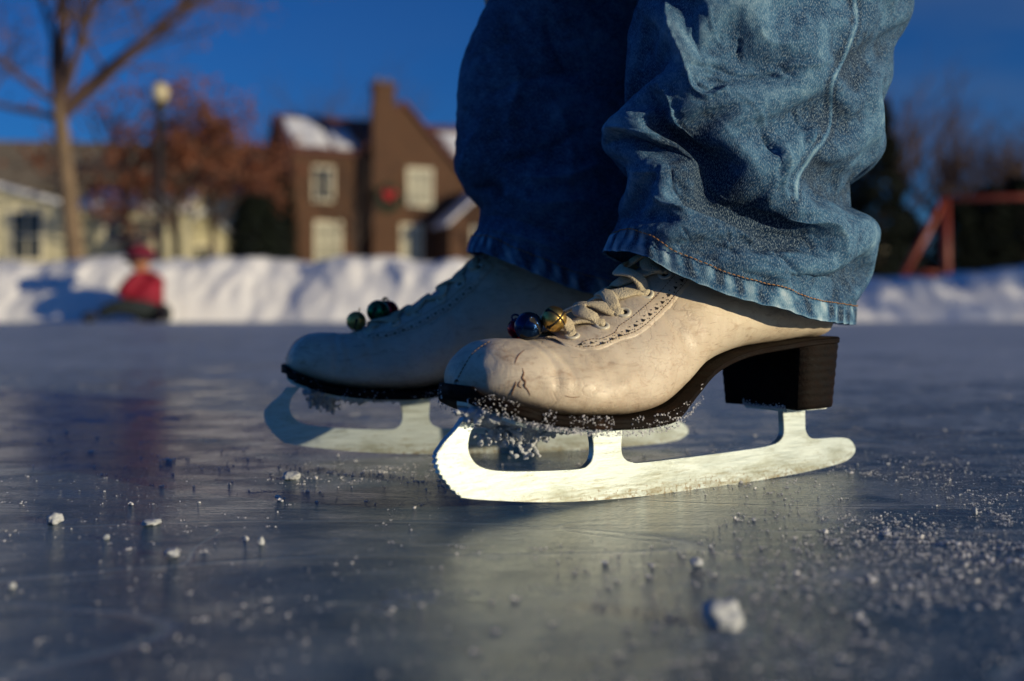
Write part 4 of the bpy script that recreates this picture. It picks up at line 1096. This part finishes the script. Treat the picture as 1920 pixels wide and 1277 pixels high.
# front gable bay
xm = 5.5
v = [(x, y, z) for y in (-.5, 3.4) for x, z in ((3.7, 0), (8.6, 0), (8.6, 7.0), (xm, 10.35), (3.7, 8.2))]
part('gable_bay', (v, [(0, 1, 2, 3, 4), (5, 9, 8, 7, 6)] + [(i, 5 + i, 5 + (i + 1) % 5, (i + 1) % 5) for i in range(5)]), M['brick'], H)
v = [(x, y, z) for y in (-.7, 3.5) for x, z in ((xm, 10.42), (8.95, 6.70), (8.95, 6.92), (xm, 10.64), (3.4, 8.15), (3.4, 7.93))]
part('bay_roof', (v, [(0, 1, 2, 3), (0, 3, 4, 5), (9, 8, 7, 6), (11, 10, 9, 6)] + [(i, 6 + i, 6 + (i + 1) % 6, (i + 1) % 6) for i in range(6)]), M['redroof'], H)
ch = part('chimney', [box(3.75, 5.0, -1.0, -.503, 0, 10.3), box(3.85, 4.9, -.95, -.35, 10.3, 11.1), box(3.75, 5.0, -1.03, -.28, 11.1, 11.3)], M['brick'], H)
for x_ in (4.1, 4.6): part('chimney_pot', tube([(x_, -.65, 11.3), (x_, -.65, 11.6)], .13, 10), M['tanroof'], ch)
window(H, 1.5, 6.25, .85, 1.55, 0, 'dglass'); window(H, 1.75, 3.35, 1.15, 1.9, 0)
window(H, 6.35, 6.25, 1.15, 1.75, -.5); window(H, 5.9, 3.35, .95, 1.8, -.5, 'glass')
part('porch', gable_wall(7.2, 11.2, -2.6, -.505, 0, 4.3, 6.1, 'y'), M['brick'], H)
part('porch_roof', prism_roof(7.2, 11.2, -2.6, -.2, 4.35, 6.15, .25, .16, 'y'), M['rsnow'], H)
window(H, 9.2, 3.0, 1.5, 2.1, -2.6, 'dglass')
part('downspout', tube([(3.3, -.12, .5), (3.3, -.12, 7.6)], .07, 8), M['darkbark'], H)
# wreath on the chimney
W = empty('wreath', H.matrix_basis @ Vector((4.5, -1.08, 5.55)), R(24)); tag(W, 'dark green wreath with red bow hanging on the brick chimney', 'wreath')
mb = MB()
for k in range(900):
    a = random.uniform(0, 2 * math.pi); r = .48 + random.gauss(0, .10); c = Vector((r * math.cos(a), random.uniform(-.1, .02), r * math.sin(a))); d = Vector((random.gauss(0, 1), random.gauss(0, .5), random.gauss(0, 1))).normalized() * .14
    e = d.cross(Vector((0, 1, .3))).normalized() * .05; mb.add([c - e, c + d, c + e], [(0, 1, 2), (2, 1, 0)])
mb.build('garland', M['wreath'], W, False)
mb = MB()
for sx in (-1, 1):
    v, f = tube([(0, -.14, .22), (sx * .2, -.2, .38), (sx * .34, -.16, .25), (sx * .2, -.16, .12), (0, -.14, .2)], [.05, .09, .10, .08, .05], 8); mb.add(v, f)
    v, f = tube([(0, -.14, .2), (sx * .12, -.15, -.05), (sx * .16, -.14, -.2)], [.04, .06, .05], 6); mb.add(v, f)
mb.build('bow', M['bow'], W)

G = empty('cream_house', (-18.6, 35, 0), R(10)); tag(G, 'low cream house with snow-edged roofs at the far left', 'house')
part('wall', gable_wall(-2.5, 3.4, 0, 6, 0, 3.55, 4.35, 'y'), M['cream'], G)
part('roof', prism_roof(-2.5, 3.4, 0, 6, 3.6, 4.4, .3, .14, 'y'), M['rsnow'], G)
part('wing', box(3.4, 7.0, .6, 5.6, 0, 3.55), M['cream'], G)
part('wing_roof', (lambda v: (v, [(0, 1, 2, 3), (7, 6, 5, 4), (0, 4, 5, 1), (1, 5, 6, 2), (2, 6, 7, 3), (3, 7, 4, 0)]))([(3.42, .2, 3.55), (7.2, .2, 3.55), (7.2, 3.2, 4.3), (3.42, 3.2, 4.3), (3.42, .2, 3.85), (7.2, .2, 3.85), (7.2, 3.2, 4.6), (3.42, 3.2, 4.6)]), M['rsnow'], G)
window(G, 5.3, 2.9, 1.9, .7, .6, 'dglass'); window(G, 1.9, 2.6, .9, 1.6, 0, 'dglass'); window(G, -.6, 3.0, 1.3, .7, 0, 'glass')
B2 = empty('large_roof_house', (-28, 52, 0), R(6)); tag(B2, 'large house with broad grey shingled roof behind the low cream house', 'house')
part('wall', gable_wall(0, 15, 0, 10, 0, 6.2, 9.2), M['cream'], B2); part('roof', prism_roof(0, 15, 0, 10, 6.25, 9.25, .5), M['tanroof'], B2)
part('dormer', gable_wall(5.2, 8.0, 1.0, 4.5, 6.5, 7.4, 8.3, 'y'), M['roof'], B2); window(B2, 3, 4.6, 1.2, 1.4, 0, 'dglass'); window(B2, 11, 4.6, 1.2, 1.4, 0, 'dglass')
S2 = empty('garage', (-12.9, 40, 0), R(12)); tag(S2, 'small cream garage with snowy gable roof beneath the rust-leaved trees', 'garage')
part('wall', gable_wall(0, 1.7, 0, 4, 0, 3.1, 3.8, 'y'), M['cream'], S2); part('roof', prism_roof(0, 1.7, 0, 4, 3.15, 3.85, .25, .16, 'y'), M['rsnow'], S2); window(S2, .85, 1.9, .8, 1.2, 0, 'dglass')
# parked van with snow on it
Cc = empty('parked_van', at(412, 500, 60), R(84)); Cc.location.z = 2.0; tag(Cc, 'blue parked van with a white snow-covered top between garage and brick house', 'van')
prof_ = [(-2.2, .5), (2.3, .5), (2.35, 1.1), (1.5, 1.3), (.9, 2.15), (-2.1, 2.2), (-2.3, 1.2)]
part('body', ([(x, y, z) for y in (-.85, .85) for x, z in prof_], [tuple(range(7))[::-1], tuple(range(7, 14))] + [(i, (i + 1) % 7, 7 + (i + 1) % 7, 7 + i) for i in range(7)]), M['car'], Cc)
part('roof_snow', (lambda n, m_: ([(-2.1 + 3.0 * i / (n - 1), -.82 + 1.64 * j / (m_ - 1), 2.2 + (.22 + .05 * math.sin(i * 2 + j)) * (1 if 0 < i < n - 1 and 0 < j < m_ - 1 else .1)) for i in range(n) for j in range(m_)], grid_faces(n, m_, False, True)))(10, 8), M['rsnow'], Cc, True)
part('windscreen', ([(1.46, -.7, 1.34), (1.46, .7, 1.34), (.93, .66, 2.08), (.93, -.66, 2.08)], [(0, 1, 2, 3)]), M['dglass'], Cc).location = (.03, 0, .02)
for x in (-1.5, 1.5):
    for y in (-.86, .86): part('wheel', tube([(x, y - .1, .38), (x, y + .1, .38)], .36, 20), M['tyre'], Cc)
RH = empty('distant_house', at(1640, 520, 42)); RH.location.z = 0; tag(RH, 'small cream and red brick building low behind the right snow bank', 'house')
part('wall', gable_wall(-1.8, 1.9, 0, 5, 0, 2.7, 3.3), M['cream'], RH); part('brick_panel', box(.6, 1.5, -.06, -.003, 0, 2.6), M['brick'], RH); part('roof', prism_roof(-1.8, 1.9, 0, 5, 2.7, 3.3, .3), M['roof'], RH)
window(RH, -.7, 2.0, .8, .9, 0, 'dglass')

# ------------------------------------------------------------------ lamp, swing, child
L_ = empty('street_lamp', at(300, 600, 20)); L_.location.z = 0; tag(L_, 'dark street lamp post with cream globe standing behind the snow bank', 'street lamp')
part('post', [tube([(0, 0, 0), (0, 0, .5), (0, 0, .55), (0, 0, 3.95)], [.14, .13, .085, .065], 12)], M['post'], L_, True)
part('collar', [tube([(0, 0, 3.95), (0, 0, 4.0), (0, 0, 4.1), (0, 0, 4.14)], [.07, .15, .15, .10], 14)], M['post'], L_, True)
prf = [(0, .09), (.05, .13), (.13, .165), (.23, .16), (.31, .12), (.36, .05)]
part('globe', [tube([(0, 0, 4.14 + a) for a, r in prf], [r for a, r in prf], 20)], M['globe'], L_, True)
part('cap', [tube([(0, 0, 4.49), (0, 0, 4.53), (0, 0, 4.58)], [.07, .06, .02], 12)], M['post'], L_, True)
SW = empty('swing_set', at(1772, 600, 20)); SW.location.z = 0; tag(SW, 'red steel swing set frame behind the right snow bank', 'swing set')
zt = at(1772, 372, 20).z
part('leg', tube([(0, -.1, 0), (0, 0, zt)], .075, 10), M['swing'], SW, True); part('leg', tube([(-1.15, .2, 0), (0, 0, zt)], .07, 10), M['swing'], SW, True)
part('top_beam', tube([(0, 0, zt), (4.2, .6, zt + .13)], .06, 10), M['swing'], SW, True)
part('leg', tube([(4.2, .5, 0), (4.2, .6, zt + .13)], .10, 10), M['swing'], SW, True); part('leg', tube([(5.2, .8, 0), (4.2, .6, zt + .13)], .10, 10), M['swing'], SW, True)
part('brace', tube([(-.75, .13, zt * .35), (0, -.05, zt * .35)], .05, 8), M['swing'], SW, True)

CH = empty('person', at(268, 604, 7.25)); CH.location.z = 0
tag(CH, 'child in red coat and maroon hat sitting on the ice by the snow bank', 'person')
cs_ = .86
def cv(l): return [tuple(Vector(p) * cs_) for p in l]
skin_obj('body', cv([(.02, 0, .12), (.03, 0, .30), (.0, 0, .40), (-.01, -.01, .43), (-.02, -.02, .495), (.0, -.12, .39), (-.06, -.18, .26), (-.12, -.16, .20), (.06, .12, .38), (.02, .18, .24), (.0, .16, .16), (.04, -.12, .11), (-.13, -.205, .13), (-.28, -.24, .06), (.10, .12, .10), (.18, -.05, .08), (.24, -.22, .05), (-.02, -.02, .575)]),
         [(0, 1), (1, 2), (2, 3), (3, 4), (2, 5), (5, 6), (6, 7), (2, 8), (8, 9), (9, 10), (0, 11), (11, 12), (12, 13), (0, 14), (14, 15), (15, 16), (4, 17)],
         [r * cs_ for r in (.09, .09, .08, .045, .11, .04, .035, .028, .04, .035, .028, .065, .05, .03, .065, .05, .03, .075)], M['skin'], CH)
skin_obj('coat', cv([(.03, 0, .13), (.04, 0, .26), (.015, 0, .40), (.0, -.12, .375), (-.07, -.19, .27), (-.13, -.17, .21), (.07, .13, .375), (.05, .19, .26), (.02, .17, .18), (-.07, -.07, .20)]), [(1, 9), (0, 1), (1, 2), (2, 3), (3, 4), (4, 5), (2, 6), (6, 7), (7, 8)],
         [r * cs_ for r in (.155, .15, .12, .07, .06, .055, .07, .06, .055, .095)], M['redcoat'], CH)
skin_obj('trousers', cv([(.02, 0, .09), (.04, -.13, .11), (-.14, -.21, .13), (-.27, -.24, .06), (.11, .11, .09), (.20, -.06, .08), (.25, -.20, .06)]), [(0, 1), (1, 2), (2, 3), (0, 4), (4, 5), (5, 6)], [r * cs_ for r in (.12, .085, .07, .05, .085, .07, .05)], M['teal'], CH)
for p0, p1 in (((-.27, -.24, .05), (-.40, -.27, .045)), ((.25, -.20, .05), (.31, -.32, .045))):
    skin_obj('boot', cv([p0, ((p0[0] + p1[0]) / 2, (p0[1] + p1[1]) / 2, .045), p1]), [(0, 1), (1, 2)], [.045 * cs_, .045 * cs_, .038 * cs_], M['darkcloth'], CH)
hat = skin_obj('hat', cv([(-.02, -.01, .50), (-.015, -.01, .55), (.0, .0, .60), (.01, .0, .645)]), [(0, 1), (1, 2), (2, 3)], [r * cs_ for r in (.135, .135, .11, .06)], M['maroon'], CH)
skin_obj('hat_band', cv([(-.02, -.015, .490), (-.02, -.015, .515), (-.02, -.015, .540)]), [(0, 1), (1, 2)], [.15 * cs_, .15 * cs_, .145 * cs_], M['darkcloth'], hat)
for sx in (-1, 1):
    mb = MB(); v, f = tube([Vector(p) * cs_ for p in ((-.045 + sx * .028, -.098, .49), (-.046 + sx * .028, -.106, .49))], .009 * cs_, 8); mb.add(v, f); mb.build('eye', M['hole'], CH)
skin_obj('nose', cv([(-.045, -.105, .475), (-.048, -.116, .462)]), [(0, 1)], [.010 * cs_, .012 * cs_], M['skin'], CH, 1)

# ------------------------------------------------------------------ trees
NB = [3, 4, 4]
def branch(mb, p, d, L, r, depth, tips, droop=0, spread=.55, kink=.25, minr=.006):
    n = max(3, int(L / (r * 6 + .12)) + 2); n = min(n, 9); path = [p.copy()]; q = p.copy(); dd = d.normalized()
    for i in range(n):
        dd = (dd + Vector((random.gauss(0, kink), random.gauss(0, kink), random.gauss(0, kink) - droop)) * .45).normalized()
        q = q + dd * (L / n); path.append(q.copy())
    r1 = r * .55; mb.add(*tube(path, [r + (r1 - r) * k / n for k in range(n + 1)], 8 if r > .05 else 4, False))
    tips.append((q.copy(), depth))
    if depth <= 0 or r1 < minr: return
    for k in range(random.choice(NB)):
        t = random.uniform(.35, 1); i = min(n - 1, int(t * n)); b = path[i].lerp(path[i + 1], t * n - i)
        ax = Vector((random.gauss(0, 1), random.gauss(0, 1), random.gauss(0, .6))).normalized(); nd = (dd * (1 - spread) + ax * spread + Vector((0, 0, .18))).normalized()
        branch(mb, b, nd, L * random.uniform(.5, .75), r1 * random.uniform(.5, .8), depth - 1, tips, droop, spread, kink, minr)
def leaves(mb, pts, n, rad, s):
    V = []; F = []; b = 0
    for c, _ in pts:
        for k in range(n):
            p = c + Vector((random.gauss(0, rad), random.gauss(0, rad), random.gauss(0, rad * .7)))
            a = Vector((random.gauss(0, 1), random.gauss(0, 1), random.gauss(0, 1))).normalized(); e = a.orthogonal().normalized(); ss = s * random.uniform(.6, 1.4)
            V += [p - e * ss * .5, p + a * ss, p + e * ss * .5, p - a * ss * .5]; F.append((b, b + 1, b + 2, b + 3)); b += 4
    mb.add(V, F)
def tree(name, label, base, trunk_h, r, limbs, depth, barkm, twigm=None, leafm=None, nleaf=0, lrad=.3, ls=.09, group=None, lean=(0, 0), spread=.55, leafdepth=1, minr=.006, limbL=None):
    root = empty(name, base); tag(root, label, 'tree', group)
    tips = []; mb = MB(); path = []
    for k in range(7):
        t = k / 6; path.append(Vector((lean[0] * t + .05 * math.sin(t * 5) * trunk_h * .1, lean[1] * t, trunk_h * t)))
    mb.add(*tube(path, [r * (1.25 if k == 0 else 1) * (1 - .35 * k / 6) for k in range(7)], 12)); mb.build('trunk', barkm, root)
    mb = MB()
    for (d, L, rr, t0) in limbs:
        i = min(5, int(t0 * 6)); st = path[i].lerp(path[i + 1], t0 * 6 - i)
        branch(mb, st, Vector(d), L, rr, depth, tips, 0, spread, .22, minr)
    mb.build('branches', twigm or barkm, root)
    if leafm and nleaf:
        mb = MB(); tp = [x for x in tips if x[1] <= leafdepth]; leaves(mb, tp, nleaf, lrad, ls); mb.build('crown', leafm, root, False)
    return root
random.seed(21); NB[:] = [5, 6, 6]
b = at(148, 600, 20); b.z = 0
tree('bare_tree', 'tall bare tree with thick tan trunk, largest, in front of the cream house', b, 4.2, .20,
     [((-.06, 0, 1), 3.2, .14, .98), ((.62, .1, .75), 3.4, .11, .93), ((-.8, .1, .35), 2.2, .075, .90), ((.30, -.2, 1), 3.0, .09, .97), ((-.35, .2, .9), 2.8, .08, .97), ((.8, -.1, .6), 2.9, .07, .9), ((.15, .4, 1), 2.6, .07, .99), ((-.9, -.3, .55), 2.2, .06, .97)], 5, M['bark'], M['twig'], M['brownleaf'], 7, .16, .05, lean=(-.38, 0), minr=.0055, leafdepth=2)
NB[:] = [3, 4, 4]
def rust(px, Y, h, n, label, s=1.0, leafs=9, lm='rust'):
    leafs = int(leafs * 1.5)
    bb = at(px, 600, Y); bb.z = .5
    lb = [((random.gauss(0, .7), random.gauss(0, .5), random.uniform(.25, 1)), h * .36 * random.uniform(.7, 1.1), .08 * s, random.uniform(.45, .99)) for _ in range(n)]
    tree('oak_tree', label, bb, h * .6, .14 * s, lb, 3, M['darkbark'], M['darkbark'], M[lm], leafs, .26 * s, .13 * s, 'rust-leaved trees between the houses', minr=.012, spread=.6)
rust(330, 34, 6.4, 9, 'rust-leaved tree right behind the street lamp', 1, 12)
rust(235, 36, 8.4, 7, 'tallest rust-leaved tree, left of the street lamp', 1, 8)
rust(398, 38, 6.4, 9, 'rust-leaved tree between the street lamp and the brick house', 1, 12)
rust(175, 42, 5.2, 5, 'low rust-leaved tree between the large trunk and the broad grey roof', 1, 10)
rust(838, 62, 11, 12, 'reddish tree rising behind the right end of the brick house', 1.6, 10)
def bare(px, Y, h, n, label, g, m_='ptwig', depth=4, s=1.0):
    bb = at(px, 600, Y); bb.z = .5
    lb = [((random.gauss(0, .38), random.gauss(0, .3), random.uniform(.7, 1)), h * .40 * random.uniform(.8, 1.1), .09 * s, random.uniform(.5, .99)) for _ in range(n + 7)]
    tree('bare_tree', label, bb, h * .55, .22 * s, lb, depth, M[m_], M[m_], None, 0, group=g, minr=.011 * s, spread=.42)
g1 = 'bare trees behind the brick house'; g2 = 'bare trees on the right beyond the swing set'
bare(598, 80, 17, 9, 'left one of the two pale bare trees above the brick house roof', g1, s=1.0)
bare(672, 82, 18, 9, 'right one of the two pale bare trees, next to the chimney top', g1, s=1.0)
bare(1680, 42, 9.5, 12, 'purple-grey bare tree just right of the jeans', g2, 'twig', s=.9)
bare(1765, 46, 8.5, 13, 'bare tree directly behind the swing set apex', g2, 'twig', s=.9)
bare(1845, 44, 7.2, 13, 'bushy bare tree over the swing set beam', g2, 'twig', s=.9)
bare(1925, 40, 7.0, 12, 'bare tree at the right edge of the picture', g2, 'twig', s=.9)
bare(668, 44, 6.6, 3, 'thin dark bare tree in front of the brick house wall left of the chimney', None, 'darkbark', 3, .55)
def conifer(px, Y, h, rad, label, name='fir_tree', flat=0, g=None):
    bb = at(px, 600, Y); bb.z = .4; root = empty(name, bb); tag(root, label, 'tree', g)
    mb = MB(); mb.add(*tube([(0, 0, 0), (0, 0, h * .95)], [rad * .09, .02], 8)); mb.build('trunk', M['darkbark'], root)
    mb = MB(); V = []; F = []; k0 = 0
    for k in range(5200):
        t = random.random(); z = h * (.04 + .96 * t); rr = rad * ((1 - t) ** (.8 if not flat else .35)) * (1 + .25 * math.sin(z * 6) * (1 - flat))
        a = random.uniform(0, 2 * math.pi); q = rr * math.sqrt(random.uniform(.15, 1)); c = Vector((q * math.cos(a), q * math.sin(a), z - q * .25))
        d = Vector((math.cos(a), math.sin(a), random.uniform(-.6, .3))).normalized() * random.uniform(.15, .38); e = Vector((-math.sin(a), math.cos(a), random.uniform(-.4, .4))) * random.uniform(.04, .10)
        V += [c - e, c + d, c + e]; F.append((k0, k0 + 1, k0 + 2)); k0 += 3
    mb.add(V, F); mb.build('crown', M['green'], root, False)
conifer(1650, 30, 5.8, 1.2, 'dark evergreen rising directly behind the right edge of the jeans')
conifer(1590, 31, 4.6, 1.5, 'dark evergreen mostly hidden by the jeans')
conifer(1700, 33, 2.9, 1.1, 'low dark evergreen left of the swing set')
g3 = 'dark hedge evergreens at the far right'
for px, h, lb in ((1800, 3.0, 'dark evergreen bush right of the red swing post'), (1855, 3.4, 'dark evergreen bush, middle of those beneath the swing beam'), (1915, 3.7, 'dark evergreen bush at the right edge of the picture')):
    conifer(px, 31, h, 1.0, lb, 'evergreen_bush', 1, g3)
conifer(480, 33, 3.4, 1.15, 'dark evergreen beside the shaded left side of the brick house', 'evergreen_bush', 1)
conifer(524, 44, 5.6, .95, 'dark evergreen against the left corner of the brick house', 'evergreen_bush', 1)
for (x, y, h, n_) in ((16.6, .4, 5.5, 0), (18.5, 1.6, 6.0, 1), (15.6, 2.4, 5.2, 2)):
    root = empty('fir_tree', (x, y, -.03)); tag(root, ('dark fir beside the rink, nearest of the firs to the right', 'dark fir beside the rink, farthest right', 'dark fir beside the rink, closest to the bank')[n_], 'tree', 'firs beside the rink on the right')
    part('trunk', tube([(0, 0, 0), (0, 0, h)], [.14, .02], 8), M['darkbark'], root, True)
    mb = MB()
    for k in range(2600):
        t = random.random(); z = h * (.08 + .92 * t); rr = 1.5 * (1 - t) ** .6; a = random.uniform(0, 6.283); q = rr * math.sqrt(random.random()); c = Vector((q * math.cos(a), q * math.sin(a), z))
        d = Vector((math.cos(a), math.sin(a), random.uniform(-.6, .3))).normalized() * random.uniform(.15, .35); e = Vector((-math.sin(a), math.cos(a), random.uniform(-.4, .4))) * random.uniform(.04, .09); mb.add([c - e, c + d, c + e], [(0, 1, 2)])
    mb.build('crown', M['green'], root, False)
print('DONE objects', len(bpy.data.objects))
